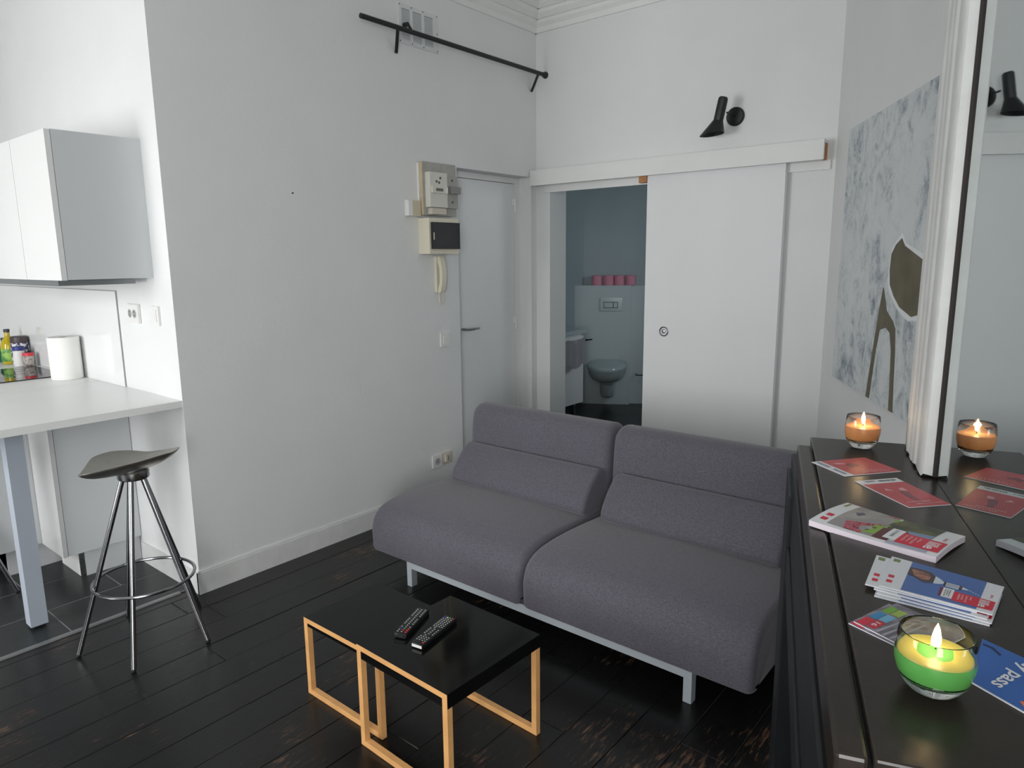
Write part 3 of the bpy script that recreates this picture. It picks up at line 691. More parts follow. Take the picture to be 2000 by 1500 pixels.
tkx = Matrix.Translation((.011, -1.013, .266)) @ Matrix.Rotation(R(90), 4, 'Y')
bm = lathe(BM(), [(.022, 0), (.022, .0012), (.020, .0014), (.018, .0004), (0, .0004)], (0, 0, 0), 24); bm.transform(tkx); wl = mesh_obj('socket_well', bm, mat('well_grey2', (175, 177, 177), .6), t)
bm = BM(); box(bm, .0115, .013, -1.018, -1.014, .268, .273); box(bm, .0115, .013, -1.012, -1.008, .258, .262); mesh_obj('pin_hole', bm, DARKHOLE, wl)
t = thing('telephone_socket', 'beige telephone socket beside the white power socket', 'socket', (0, -.92, .272))
mesh_obj('base_plate', boxb(.0005, .012, -.968, -.888, .238, .306), BEIGE, t, bevel=.002)
mesh_obj('jack_body', boxb(.0122, .026, -.955, -.915, .250, .298), BEIGE, t, bevel=.002)
mesh_obj('jack_slot', boxb(.0262, .0268, -.937, -.933, .258, .288), DARKHOLE, t)

# ================================================================ METER BOARD, FUSE BOX, PHONE
mb = thing('meter_board', 'grey electricity meter board with cream meter beside the door', 'meter', (0, -.96, 1.74))
mesh_obj('backing_board', boxb(.0005, .045, -1.095, -.835, 1.722, 2.012), GREYM, mb, bevel=.002)
mesh_obj('white_edge', boxb(.001, .016, -1.0995, -1.0957, 1.725, 2.008), TRIMW, mb)
mesh_obj('tan_side', boxb(.0165, .044, -1.0985, -1.0955, 1.725, 2.008), mat('tan_board', (196, 180, 150), .8, noise=.1, nscale=20), mb)
MTR = mat('meter_plastic', (212, 211, 202), .45)
me_ = mesh_obj('meter', boxb(.0455, .085, -1.080, -.945, 1.765, 1.955), MTR, mb, bevel=.006, smooth=True)
mesh_obj('meter_face', boxb(.0852, .096, -1.072, -.95, 1.842, 1.878), MTR, me_, bevel=.002)
mesh_obj('display_window', boxb(.0962, .097, -1.045, -.99, 1.852, 1.868), mat('display', (110, 104, 96), .4), me_)
bm = boxb(.0962, .0985, -.968, -.955, 1.845, 1.875); mesh_obj('red_white_seal', bm, PLASTIC, me_)
mesh_obj('lower_cover', boxb(.0455, .078, -1.062, -.95, 1.728, 1.762), BEIGE, mb, bevel=.003)
br_ = mesh_obj('breaker', boxb(.0455, .07, -.935, -.845, 1.765, 1.945), GREYM, mb, bevel=.003)
mesh_obj('breaker_lever', boxb(.0702, .095, -.925, -.845, 1.845, 1.885), mat('breaker_grey', (140, 140, 136), .6), br_, bevel=.003)
bm = BM()
for dy, dz in ((-1.03, 1.905), (-1.0, 1.925), (-1.01, 1.90), (-.89, 1.92), (-.89, 1.80)): box(bm, .0705 if dy > -.94 else .0855, .0725 if dy > -.94 else .0875, dy - .006, dy + .006, dz - .006, dz + .006)
s_ = mesh_obj('screws', bm, mat('screw_grey', (84, 84, 82), .5), mb); s_['kind'] = 'stuff'
cb = tag(mesh_obj('junction_box', boxb(.0005, .032, -1.195, -1.105, 1.715, 1.80), mat('painted_tan_box', (206, 196, 172), .7), loc=(0, -1.15, 1.715), bevel=.002), 'small white and tan junction box left of the meter board', 'junction box')
mesh_obj('painted_side', boxb(.001, .0335, -1.1975, -1.1952, 1.716, 1.799), TRIMW, cb)
mesh_obj('painted_edge', boxb(.0322, .0335, -1.195, -1.168, 1.716, 1.799), TRIMW, cb)
fb = thing('fuse_box', 'cream fuse box with a smoked black lid below the meter', 'fuse box', (0, -.98, 1.51))
mesh_obj('housing', boxb(.0005, .088, -1.10, -.865, 1.508, 1.705), CREAM, fb, bevel=.003)
lid = mesh_obj('smoked_lid', boxb(.0885, .106, -1.088, -.872, 1.535, 1.682), mat('smoked_plastic', (34, 36, 38), .18), fb, bevel=.003)
mesh_obj('lid_catch', boxb(.1065, .109, -1.086, -1.080, 1.585, 1.625), BEIGE, lid)
ph = thing('entry_phone', 'cream entry phone handset with cord hanging under the fuse box', 'phone', (0, -.93, 1.30))
mesh_obj('base', boxb(.0005, .020, -.985, -.935, 1.285, 1.492), CREAM, ph, bevel=.004)
bm = BM()
hp = [(.0205, 1.492), (.038, 1.494), (.046, 1.475), (.054, 1.44), (.058, 1.40), (.058, 1.375), (.054, 1.335), (.046, 1.300), (.038, 1.284), (.0205, 1.286), (.0225, 1.31), (.034, 1.345), (.037, 1.385), (.034, 1.43), (.0225, 1.462)]
extrude_poly(bm, [(x_, -.978, z) for x_, z in hp], (0, .036, 0)); mesh_obj('handset', bm, CREAM, ph, smooth=True, bevel=.003)
pts = [(.015, -.965 + .018 * (1 - math.cos(a_)), 1.285 - .075 * math.sin(a_)) for a_ in [i * math.pi / 14 for i in range(15)]]
pts = [(.015, -.965, 1.285)] + [(.015, -.965 + .019 * (1 - math.cos(i * math.pi / 12)), 1.245 - .026 * math.sin(i * math.pi / 12)) for i in range(13)] + [(.015, -.927, 1.285)]
mesh_obj('cord', tube(BM(), pts, .004, 8), CREAM, ph, smooth=True)
tag(mesh_obj('nail', tube(BM(), [(.0002, -1.903, 1.793), (.006, -1.903, 1.793)], .0035, 8), DARKHOLE, loc=(0, -1.903, 1.793)), 'single dark nail in the bare left wall', 'nail')

# ventilation plate
vt = thing('vent_grille', 'painted vent plate with three slatted grilles behind the curtain rod', 'vent', (0, -1.05, 2.61))
VP = mat('vent_paint', (214, 217, 218), .6)
bm = BM()
ys = [-1.195, -1.175, -1.115, -1.095, -1.030, -1.010, -.945, -.905]
box(bm, .0005, .006, -1.195, -.905, 2.785, 2.808); box(bm, .0005, .006, -1.195, -.905, 2.610, 2.632)
for i in (0, 2, 4, 6): box(bm, .0005, .006, ys[i], ys[i + 1], 2.632, 2.785)
mesh_obj('vent_plate', bm, VP, vt)
for i in (1, 3, 5):
    bm = BM()
    z = 2.634
    while z < 2.783: box(bm, .001, .0042, ys[i] + .0003, ys[i + 1] - .0003, z, z + .004); z += .0075
    sl = mesh_obj('grille_slats', bm, VP, vt); sl['kind'] = 'stuff'
    mesh_obj('grille_back', boxb(.0002, .0009, ys[i], ys[i + 1], 2.632, 2.785), mat('vent_dark', (150, 154, 156), .8), vt)
for yy in (-1.19, -1.104, -1.02, -.915):
    for zz in (2.80, 2.62, 2.71):
        if zz == 2.71 and yy != -.915: continue
        mesh_obj('screw', tube(BM(), [(.006, yy, zz), (.0075, yy, zz)], .0032, 8), DARKHOLE, vt)

# curtain rod
cr = thing('curtain_rod', 'black metal curtain rod on brackets high on the left wall', 'curtain rod', (0, -.77, 2.65))
mesh_obj('rod', tube(BM(), [(.08, -1.511, 2.650), (.08, -.03, 2.650)], .0125, 16), BLACKM, cr, smooth=True)
mesh_obj('end_cap', tube(BM(), [(.08, -.045, 2.65), (.08, -.03, 2.65), (.08, -.008, 2.65), (.08, -.003, 2.65)], [.013, .014, .022, .022], 16), BLACKM, cr, smooth=True)
for yt, yb in ((-1.268, -1.222), (-.075, -.058)):
    bm = BM(); p0_, p1_ = Vector((.074, yt, 2.646)), Vector((.004, yb, 2.552)); hw = Vector((0, .010, 0)); d_ = (p1_ - p0_).normalized(); th_ = d_.cross(Vector((0, 1, 0))).normalized() * .004
    extrude_poly(bm, [p0_ - hw, p0_ + hw, p1_ + hw, p1_ - hw], th_)
    mesh_obj('bracket', bm, BLACKM, cr)
bm = BM(); tube(bm, [(.0085, -1.16, 2.70), (.018, -1.16, 2.70)], .014, 12); tube(bm, [(.014, -1.165, 2.70), (.05, -1.175, 2.70), (.075, -1.18, 2.667), (.08, -1.18, 2.664)], .007, 8)
mesh_obj('hook', bm, BLACKM, cr, smooth=True)

# ================================================================ WALL LAMP
wl = thing('wall_lamp', 'black metal wall lamp with a flared shade above the sliding door', 'lamp', (1.372, 0, 2.228))
bm = lathe(BM(), [(0, .016), (.044, .016), (.049, .012), (.050, .0), (0, 0)], (0, 0, 0), 36); bm.transform(Matrix.Translation((1.372, -.0005, 2.228)) @ Matrix.Rotation(R(90), 4, 'X')); mesh_obj('wall_rose', bm, BLACKM, wl, smooth=True)
JX, JY, JZ = 1.366, -.125, 2.235
mesh_obj('arm', tube(BM(), [(1.372, -.015, 2.230), (JX, JY + .018, JZ)], .0048, 10), BLACKM, wl, smooth=True)
ax = Vector((.036, 0.0, .172)).normalized(); q = Vector((0, 0, 1)).rotation_difference(ax).to_matrix().to_4x4()
base = Vector((JX - .031, JY, JZ)) - ax * .040
bm = lathe(BM(), [(0, .122), (.018, .121), (.0245, .114), (.0255, .10), (.0255, .0), (.024, .0), (.024, .1)], (0, 0, 0), 28); bm.transform(Matrix.Translation(base) @ q)
mesh_obj('shade_tube', bm, BLACKM, wl, smooth=True)
bm = BM(); seg = 32; ra = []; rbt = []; rin = []
for i in range(seg):
    a_ = i * 2 * math.pi / seg
    p1 = Matrix.Translation(base) @ q @ Vector((.0255 * math.cos(a_), .0255 * math.sin(a_), .002)); ra.append(bm.verts.new(p1))
    cxm, czm = 1.293, 2.128
    p2 = Vector((cxm + .066 * math.cos(a_), JY + .058 * math.sin(a_), czm + .006 * math.cos(a_))); rbt.append(bm.verts.new(p2)); rin.append(bm.verts.new(Vector((cxm + .064 * math.cos(a_), JY + .056 * math.sin(a_), czm + .006 * math.cos(a_) + .0005))))
ri2 = [bm.verts.new(Matrix.Translation(base) @ q @ Vector((.0235 * math.cos(i * 2 * math.pi / seg), .0235 * math.sin(i * 2 * math.pi / seg), .002))) for i in range(seg)]
for i in range(seg):
    j = (i + 1) % seg
    bm.faces.new((ra[i], ra[j], rbt[j], rbt[i])); bm.faces.new((rbt[i], rbt[j], rin[j], rin[i])); bm.faces.new((rin[i], rin[j], ri2[j], ri2[i]))
mesh_obj('shade_cone', bm, BLACKM, wl, smooth=True)

# ================================================================ BATHROOM
bu = Vector((.875, .485, 0)).normalized(); bv = Vector((-.485, .875, 0)).normalized(); B0 = Vector((-.524, 2.238, 0))
BMx = Matrix(((bu.x, bv.x, 0, B0.x), (bu.y, bv.y, 0, B0.y), (0, 0, 1, 0), (0, 0, 0, 1)))
def bbox(*a): return box(BM(), *a, Mx=BMx)
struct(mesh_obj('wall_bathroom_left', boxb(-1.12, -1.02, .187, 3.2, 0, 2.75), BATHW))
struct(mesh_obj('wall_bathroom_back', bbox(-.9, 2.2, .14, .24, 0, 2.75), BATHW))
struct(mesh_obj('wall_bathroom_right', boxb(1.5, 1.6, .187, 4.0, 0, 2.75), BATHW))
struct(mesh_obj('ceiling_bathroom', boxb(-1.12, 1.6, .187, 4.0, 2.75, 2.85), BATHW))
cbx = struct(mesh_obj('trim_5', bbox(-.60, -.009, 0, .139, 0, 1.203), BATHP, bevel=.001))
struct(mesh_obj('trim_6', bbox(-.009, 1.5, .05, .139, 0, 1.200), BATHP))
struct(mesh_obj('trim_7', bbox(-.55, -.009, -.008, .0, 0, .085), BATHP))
fp_ = thing('flush_plate', 'white dual flush plate on the bathroom wall above the toilet', 'flush plate', BMx @ Vector((-.2, -.01, .95)))
mesh_obj('cover_plate', bbox(-.312, -.092, -.014, -.001, .948, 1.085), CERAMIC, fp_, bevel=.003)
for a_, b_ in ((-.272, -.185), (-.178, -.142)):
    mesh_obj('flush_button', bbox(a_, b_, -.020, -.0145, .985, 1.035), BATHP, fp_, bevel=.002)
mesh_obj('button_well', bbox(-.278, -.136, -.0152, -.0142, .979, 1.041), mat('well_dark', (84, 92, 96), .6), fp_)
wc = thing('toilet', 'wall hung toilet with closed lid in the dim bathroom', 'toilet', BMx @ Vector((-.2, -.27, .1)))
def wc_ring(bm, z, hw, front, back=0.0, n=28):
    vs = []
    for i in range(n):
        a_ = i * 2 * math.pi / n; cx_ = -.225; L_ = (front + back)
        yy = -math.sin(a_)
        y_ = (-front * .45) + (-(front * .55) * math.sin(a_) if math.sin(a_) > 0 else -(front * .45 - back) * math.sin(a_))
        vs.append(bm.verts.new(BMx @ Vector((cx_ + hw * (abs(math.cos(a_)) ** .8) * (1 if math.cos(a_) > 0 else -1), y_, z))))
    return vs
def loft(bm, rings):
    n = len(rings[0])
    for a_, b_ in zip(rings, rings[1:]):
        for i in range(n): bm.faces.new((a_[i], a_[(i + 1) % n], b_[(i + 1) % n], b_[i]))
    bm.faces.new(rings[0][::-1]); bm.faces.new(rings[-1])
bm = BM(); loft(bm, [wc_ring(bm, .10, .062, .17, .001), wc_ring(bm, .12, .072, .20, .001), wc_ring(bm, .24, .078, .25, .001), wc_ring(bm, .28, .11, .37, .001), wc_ring(bm, .31, .152, .46, .001), wc_ring(bm, .36, .178, .52, .001), wc_ring(bm, .415, .186, .55, .001)])
mesh_obj('bowl', bm, CERAMIC, wc, smooth=True)
bm = BM(); loft(bm, [wc_ring(bm, .417, .190, .56, -.03), wc_ring(bm, .437, .195, .565, -.03), wc_ring(bm, .450, .190, .56, -.03), wc_ring(bm, .464, .17, .51, -.04)])
mesh_obj('lid', bm, CERAMIC, wc, smooth=True)
for i, ux in enumerate((-.352, -.235, -.130, -.018)):
    c_ = BMx @ Vector((ux, .06, 1.204))
    t = thing('toilet_roll', ('pink toilet roll on the bathroom ledge, first from the left', 'pink toilet roll on the bathroom ledge, second from the left', 'pink toilet roll on the bathroom ledge, third from the left', 'pink toilet roll on the bathroom ledge, furthest right of four')[i], 'toilet roll', c_, group='pink toilet rolls on the ledge')
    mesh_obj('paper', lathe(BM(), [(.049, 0), (.051, .002), (.051, .093), (.049, .095), (.022, .095), (.021, .093), (.021, 0)], c_, 28), PINKROLL, t, smooth=True)
    mesh_obj('card_core', lathe(BM(), [(.021, .001), (.021, .094), (.019, .094), (.019, .001)], c_, 20), mat('card2', (120, 100, 90), .9), t, smooth=True)
va = thing('vanity_unit', 'white bathroom vanity unit at the left of the doorway', 'vanity', (-.8, 1.1, 0))
mesh_obj('cabinet', boxb(-1.018, -.60, .70, 1.462, .15, .79), LAM, va, bevel=.001)
dr_ = mesh_obj('drawer_front', boxb(-.598, -.580, .70, 1.462, .152, .775), LAM, va, bevel=.0015)
mesh_obj('basin_top', boxb(-1.018, -.565, .66, 1.52, .795, .830), CERAMIC, va, bevel=.006)
bm = lathe(BM(), [(.17, .008), (.165, .0), (.12, -.0), (0, .0)], (0, 0, 0), 28); bm.transform(Matrix.Translation((-.79, 1.1, .831))); mesh_obj('basin_rim', bm, CERAMIC, va, smooth=True)
for y_ in (.80, 1.40): mesh_obj('leg', boxb(-.66, -.63, y_ - .015, y_ + .015, .002, .149), METAL, va)
bm = BM(); box(bm, -.578, -.50, 1.435, 1.455, .735, .745); box(bm, -.578, -.50, .98, .995, .735, .745); box(bm, -.512, -.50, .98, 1.49, .735, .745)
mesh_obj('towel_rail', bm, BLACKM, va)
bm = BM(); NX, NZ = 18, 16; grid = []
for j in range(NZ * 2 + 3):
    row = []
    for i in range(NX + 1):
        y_ = 1.035 + .325 * i / NX; wob = .006 * math.sin(i * 1.1 + .5) + .004 * math.sin(i * 2.3)
        if j <= NZ: x_ = -.492 + wob * (1 - j / NZ) ; z_ = .52 + .018 * math.sin(i * .5) + (.750 - .52) * j / NZ
        elif j == NZ + 1: x_ = -.506; z_ = .757
        else: jj = (j - NZ - 2) / NZ; x_ = -.520 - wob * jj * .5; z_ = .750 - (.750 - .545) * jj
        row.append(bm.verts.new((x_, y_ + .008 * (1 - j / NZ) * (i / NX) if j <= NZ else y_, z_)))
    grid.append(row)
for a_, b_ in zip(grid, grid[1:]):
    for i in range(NX): bm.faces.new((a_[i], a_[i + 1], b_[i + 1], b_[i]))
g = bmesh.ops.solidify(bm, geom=bm.faces[:], thickness=.006)
tag(mesh_obj('hand_towel', bm, TOWEL, loc=(-.51, 1.2, .757), smooth=True), 'white hand towel hanging on the rail of the bathroom vanity', 'towel')
t = thing('paper_holder', 'dark toilet paper holder low on the bathroom wall right of the toilet', 'holder', BMx @ Vector((.09, .04, .29)))
bm = BM(); tube(bm, [BMx @ Vector(p) for p in ((.055, .049, .31), (.055, -.03, .31), (.19, -.03, .31))], .006, 8); mesh_obj('holder_arm', bm, BLACKM, t, smooth=True)

# ================================================================ CANDLES
def candle(label, t0, n0, rr, hh, waxh, mw, mtop, pool, energy):
    c = F(t0, n0, HM + .0012); s = rr / .039
    t = thing('candle', label, 'candle', c, group='candles in round glasses')
    k = hh / .072
    o_ = [(.0, .0), (.018, .0), (.023, .0015), (.028, .006), (.0345, .018), (.0385, .034), (.039, .044), (.0375, .060), (.036, .0715), (.0355, .072)]
    i_ = [(.0345, .072), (.0348, .0705), (.0362, .060), (.0375, .044), (.0368, .034), (.0325, .020), (.026, .0155), (.018, .0135), (0, .0130)]
    gl = mesh_obj('glass', lathe(BM(), [(a_ * s, b_ * k) for a_, b_ in o_ + i_], c, 48), GLASSM, t, smooth=True, auto=0)
    def rin(z):
        pr = sorted([(b_ * k, a_ * s) for a_, b_ in i_])
        for (z0, r0), (z1, r1) in zip(pr, pr[1:]):
            if z0 <= z <= z1: return r0 + (r1 - r0) * (z - z0) / max(1e-6, z1 - z0)
        return pr[-1][1]
    zs = [.0135 * k + (waxh - .0135 * k) * i / 8 for i in range(9)]
    body = [(0, zs[0])] + [(rin(z) + .0004, z) for z in zs]
    mesh_obj('wax', lathe(BM(), body + [(rin(waxh) - .002, waxh + .0002)] + ([(0, waxh)] if not pool else [(.001, waxh - .0006)]), c, 40), mw, t, smooth=True, auto=50)
    if pool:
        rt = rin(waxh) - .0006
        mesh_obj('wax_top', lathe(BM(), [(rt, waxh), (rt - .001, waxh + .0012), (rt * .5, waxh + .0008), (rt * .47, waxh - .0012), (rt * .40, waxh - .0020), (rt * .40, waxh - .003)], c, 40), mtop, t, smooth=True)
        mesh_obj('melted_pool', lathe(BM(), [(rt * .47, waxh - .0011), (rt * .3, waxh - .0016), (0, waxh - .0016)], c, 32), mat('melted_wax', (92, 175, 84), .05), t, smooth=True)
    mesh_obj('wick', tube(BM(), [c + Vector((0, 0, waxh - .002)), c + Vector((.0005, 0, waxh + .006))], .0008, 6), WICK, t)
    f0 = c + Vector((0, 0, waxh + .0045)); fh = .030 * s
    mesh_obj('flame', lathe(BM(), [(0, 0), (.0030 * s, .0020), (.0048 * s, .007), (.0044 * s, .014), (.0026 * s, .022), (0, fh)], f0, 16), FLAME, t, smooth=True)
    l = bpy.data.lights.new('candle_light', 'POINT'); l.energy = energy; l.color = (1, .62, .28); l.shadow_soft_size = .006
    lo = bpy.data.objects.new('candle_light', l); lo.location = (0, 0, waxh + .02); lo.parent = t; COL.objects.link(lo)
candle('green and yellow candle in a round glass at the near end of the mantel', .625, .146, .0368, .063, .0395, WAXG, WAXY, True, .05)
candle('orange candle in a round glass at the far end of the mantel', -.362, .109, .038, .074, .050, WAXO, WAXO, False, .15)

# ================================================================ LEAFLETS ON THE MANTEL
def lerp(a, b, k): return a + (b - a) * k
class Sheet:
    """q: corners in the mantel frame, order left-near, right-near, right-far, left-far. a runs left to right, b far to near."""
    def __init__(s, q, z0, th, curl=0.0): s.q = q; s.z0 = z0; s.th = th; s.curl = curl
    def at(s, a, b, dz=0.0):
        ln, rn, rf, lf = s.q
        t = lerp(lerp(lf[0], ln[0], b), lerp(rf[0], rn[0], b), a); n = lerp(lerp(lf[1], ln[1], b), lerp(rf[1], rn[1], b), a)
        z = s.z0 + s.curl * (math.sin(a * math.pi) * -.35 + (1 - b) * .0 + math.sin((1 - b) * math.pi) * .6)
        return F(t, n, z + dz)
    def slab(s, name, m, parent, nseg=10):
        bm = BM(); ty = [[bm.verts.new(s.at(i / nseg, j / nseg, s.th)) for j in range(nseg + 1)] for i in range(nseg + 1)]
        by = [[bm.verts.new(s.at(i / nseg, j / nseg, 0)) for j in range(nseg + 1)] for i in range(nseg + 1)]
        for i in range(nseg):
            for j in range(nseg):
                bm.faces.new((ty[i][j], ty[i + 1][j], ty[i + 1][j + 1], ty[i][j + 1])); bm.faces.new((by[i][j], by[i][j + 1], by[i + 1][j + 1], by[i + 1][j]))
        for i in range(nseg):
            for j in (0, nseg): bm.faces.new((ty[i][j], ty[i + 1][j], by[i + 1][j], by[i][j])); bm.faces.new((ty[j][i], ty[j][i + 1], by[j][i + 1], by[j][i]))
        return mesh_obj(name, bm, m, parent)
    def patch(s, name, m, parent, poly, lift=.0002, sub=True):
        bm = BM()
        if len(poly) == 4 and s.curl and sub:
            N = 8; g_ = []
            for i in range(N + 1):
                row = []
                for j in range(N + 1):
                    u_, v_ = i / N, j / N
                    a = lerp(lerp(poly[0][0], poly[1][0], u_), lerp(poly[3][0], poly[2][0], u_), v_); b = lerp(lerp(poly[0][1], poly[1][1], u_), lerp(poly[3][1], poly[2][1], u_), v_)
                    row.append(bm.verts.new(s.at(a, b, s.th + lift)))
                g_.append(row)
            for i in range(N):
                for j in range(N): bm.faces.new((g_[i][j], g_[i + 1][j], g_[i + 1][j + 1], g_[i][j + 1]))
        else:
            f = bm.faces.new([bm.verts.new(s.at(a, b, s.th + lift)) for a, b in poly])
            bmesh.ops.triangulate(bm, faces=[f])
        return mesh_obj(name, bm, m, parent)
    def text(s, txt, m, parent, a0, a1, b0, b1, lift=.0005):
        """text whose lines run from far to near and whose top points right"""
        vs, fs = text_mesh(txt); bm = BM()
        V = [bm.verts.new(s.at(a0 + (a1 - a0) * y, b0 + (b1 - b0) * x, s.th + lift)) for x, y in vs]
        for f in fs:
            try: bm.faces.new([V[i] for i in f])
            except ValueError: pass
        return mesh_obj('lettering', bm, m, parent)
    def marks(s, m, parent, a0, a1, b0, b1, n=7):
        """a line of print too small to read: short broken strokes running from far to near"""
        bm = BM(); rr = random.Random(int(a0 * 1000) + n)
        for k in range(n):
            u0 = b0 + (b1 - b0) * (k + .08) / n; u1 = b0 + (b1 - b0) * (k + rr.uniform(.6, .85)) / n; h_ = a1 - rr.choice((0, 0, .25)) * (a1 - a0)
            bm.faces.new([bm.verts.new(s.at(a, b, s.th + .0007 + (.0008 if s.curl else 0))) for a, b in ((a0, u0), (h_, u0), (h_, u1), (a0, u1))])
        return mesh_obj('small_print', bm, m, parent)
def R4(a0, a1, b0, b1): return [(a0, b0), (a1, b0), (a1, b1), (a0, b1)]
PRED = mat('print_coral', (196, 84, 92), .4, noise=.06, nscale=40); PWHITE = mat('print_white', (226, 228, 232), .4); PGREY = mat('print_grey', (110, 108, 112), .4)
CRIM = mat('print_crimson', (208, 34, 62), .35); DRED = mat('print_dark_red', (120, 30, 44), .35); PBLUE = mat('print_blue', (72, 106, 172), .35, noise=.05, nscale=12)
PINKT = mat('print_pale_pink', (222, 170, 172), .4); LGRN = mat('print_olive_green', (118, 138, 84), .4)

def postcard(label, q, z0, end, fig):
    sh = Sheet(q, z0, .0014); c = sh.at(.5, .5); t = thing('postcard', label, 'card', c, group='coral cards on the mantel')
    sh.slab('card', PWHITE, t, 2); 
    a0, a1, b0, b1 = end['red']; sh.patch('coral_print', PRED, t, R4(a0, a1, b0, b1))
    for (nm, poly, m_) in fig: sh.patch(nm, m_, t, poly, .0004)
    return sh, t
# first card: white strip along its near-left side
q1 = [(-.196, .222), (-.112, .164), (-.184, .054), (-.268, .112)]
s1, t1 = postcard('coral red card printed with a small figure, right in front of the orange candle', q1, HM + .0004, dict(red=(0.0, 1.0, 0.0, .84)),
   [('printed_figure', [(.30, .52), (.42, .40), (.52, .42), (.50, .52), (.62, .60), (.48, .62), (.36, .60)], mat('fig_brown', (140, 70, 76), .4)),
    ('printed_wing', [(.22, .62), (.34, .50), (.30, .70), (.20, .74)], PINKT)])
q2 = [(-.083, .149), (.047, .075), (.006, .003), (-.131, .070)]
s2, t2 = postcard('coral red card with a swimming figure, touching the mirror with one corner', q2, HM + .0004, dict(red=(.16, 1.0, 0.0, 1.0)),
   [('printed_figure', [(.45, .45), (.55, .36), (.66, .44), (.82, .46), (.80, .58), (.66, .58), (.52, .56)], mat('fig_brown2', (138, 82, 92), .4)),
    ('printed_wing', [(.36, .30), (.48, .32), (.46, .46), (.38, .42)], PINKT), ('printed_wing', [(.34, .70), (.46, .62), (.42, .78)], PINKT)])
s2.marks(PGREY, t2, .05, .10, .10, .52, 9); s2.marks(PGREY, t2, .05, .09, .62, .85, 5)
s2.marks(PINKT, t2, .91, .94, .10, .72, 12); s2.marks(PINKT, t2, .84, .87, .30, .86, 10)
s1.marks(PINKT, t1, .87, .92, .12, .62, 9); s1.marks(PINKT, t1, .79, .82, .2, .5, 5)
bm = BM()
for k in range(14):
    if k in (6, 7): continue
    bm.faces.new([bm.verts.new(s1.at(a, b, s1.th + .0005)) for a, b in ((.08 + k * .06, .95), (.08 + k * .06, .90), (.12 + k * .06, .90), (.12 + k * .06, .95))])
mesh_obj('small_print', bm, mat('print_blue_grey', (110, 120, 150), .4), t1)

# thick guide booklet
crowd = mat('print_crowd', (196, 52, 84), .4, rgb2=(60, 48, 62), nscale=70, noise=.1, ramp=(.46, .54))
def speckle(name, scale, stops):
    m = bpy.data.materials.new(name); m.use_nodes = True; nt = m.node_tree; b = nt.nodes['Principled BSDF']; b.inputs['Roughness'].default_value = .4
    tc = nt.nodes.new('ShaderNodeTexCoord'); n = nt.nodes.new('ShaderNodeTexNoise'); n.inputs['Scale'].default_value = scale; n.inputs['Detail'].default_value = 3; n.inputs['Distortion'].default_value = .8
    nt.links.new(tc.outputs['Object'], n.inputs['Vector']); r = nt.nodes.new('ShaderNodeValToRGB'); r.color_ramp.interpolation = 'CONSTANT'; e = r.color_ramp.elements
    e[0].position = 0; e[0].color = (*lin(stops[0][1]), 1); e[1].position = stops[1][0]; e[1].color = (*lin(stops[1][1]), 1)
    for p_, c_ in stops[2:]: e.new(p_).color = (*lin(c_), 1)
    nt.links.new(n.outputs['Fac'], r.inputs[0]); nt.links.new(r.outputs[0], b.inputs['Base Color']); return m
crowd = speckle('print_crowd_people', 150, [(0, (70, 52, 66)), (.40, (196, 44, 76)), (.47, (150, 148, 148)), (.50, (206, 70, 98)), (.56, (62, 50, 64)), (.61, (190, 120, 130)), (.66, (120, 150, 70))])
skyg = mat('print_grey_sky', (150, 146, 146), .4, rgb2=(176, 172, 168), nscale=20, noise=.1)
lawn = mat('print_lawn', (136, 172, 72), .4, rgb2=(74, 74, 50), nscale=55, noise=.1, ramp=(.5, .58))
brush = mat('print_bushes', (58, 64, 46), .4, rgb2=(96, 96, 52), nscale=30, noise=.1)
g1 = Sheet([(.190, .244), (.286, .079), (.186, .021), (.081, .177)], HM + .0005, .0095, .006)
gt = thing('guide_booklet', 'thick city guide booklet with a crowd scene and crimson band on its cover', 'booklet', g1.at(.5, .5))
g1.slab('pages', mat('page_block', (222, 212, 222), .5), gt, 12)
g1.patch('cover', PWHITE, gt, R4(0, 1, 0, 1), .0003)
g1.patch('printed_sky', skyg, gt, R4(.13, .50, .0, .93), .0006)
g1.patch('printed_crowd', crowd, gt, [(.22, .70), (.40, .02), (.50, .02), (.50, .50), (.40, .93), (.27, .93)], .0008)
g1.patch('printed_lawn', lawn, gt, [(.40, .88), (.43, .55), (.46, .55), (.47, .12), (.54, .10), (.53, .50), (.50, .55), (.50, .84)], .0009)
g1.patch('printed_tower', mat('print_slate', (92, 90, 112), .4), gt, [(.19, .34), (.23, .24), (.27, .30), (.24, .44)], .0009)
g1.patch('printed_bushes', brush, gt, R4(.52, .86, .0, .56), .0007)
g1.patch('printed_water', mat('print_water', (122, 146, 176), .4), gt, [(.66, .46), (.86, .40), (.86, .56), (.70, .56)], .0009)
g1.patch('printed_base', mat('print_maroon', (92, 44, 48), .4), gt, R4(.50, .62, .56, .93), .0007)
g1.patch('printed_path', mat('print_lilac_grey', (168, 172, 190), .4), gt, R4(.62, .92, .88, .98), .0007)
g1.patch('white_title_box', PWHITE, gt, R4(.565, .665, .50, .86), .0011)
g1.patch('crimson_band', CRIM, gt, R4(.665, .985, .56, .90), .0011)
for b_ in (.62, .78): g1.patch('crimson_mark', CRIM, gt, R4(.045, .10, b_, b_ + .09), .0008)
g1.text('LE GUIDE', PGREY, gt, .60, .625, .55, .78, .0014)
g1.text('lille', PWHITE, gt, .865, .955, .62, .86, .0014)
for a_, b_, n_ in ((.82, .76, 3), (.785, .86, 7), (.75, .82, 5), (.715, .84, 6)): g1.marks(PINKT, gt, a_ - .02, a_, .62, b_, n_)
g1.text('2015', CRIM, gt, .93, .955, .36, .50, .0010)
g1.patch('green_mark', LGRN, gt, R4(.035, .06, .04, .22), .0008)

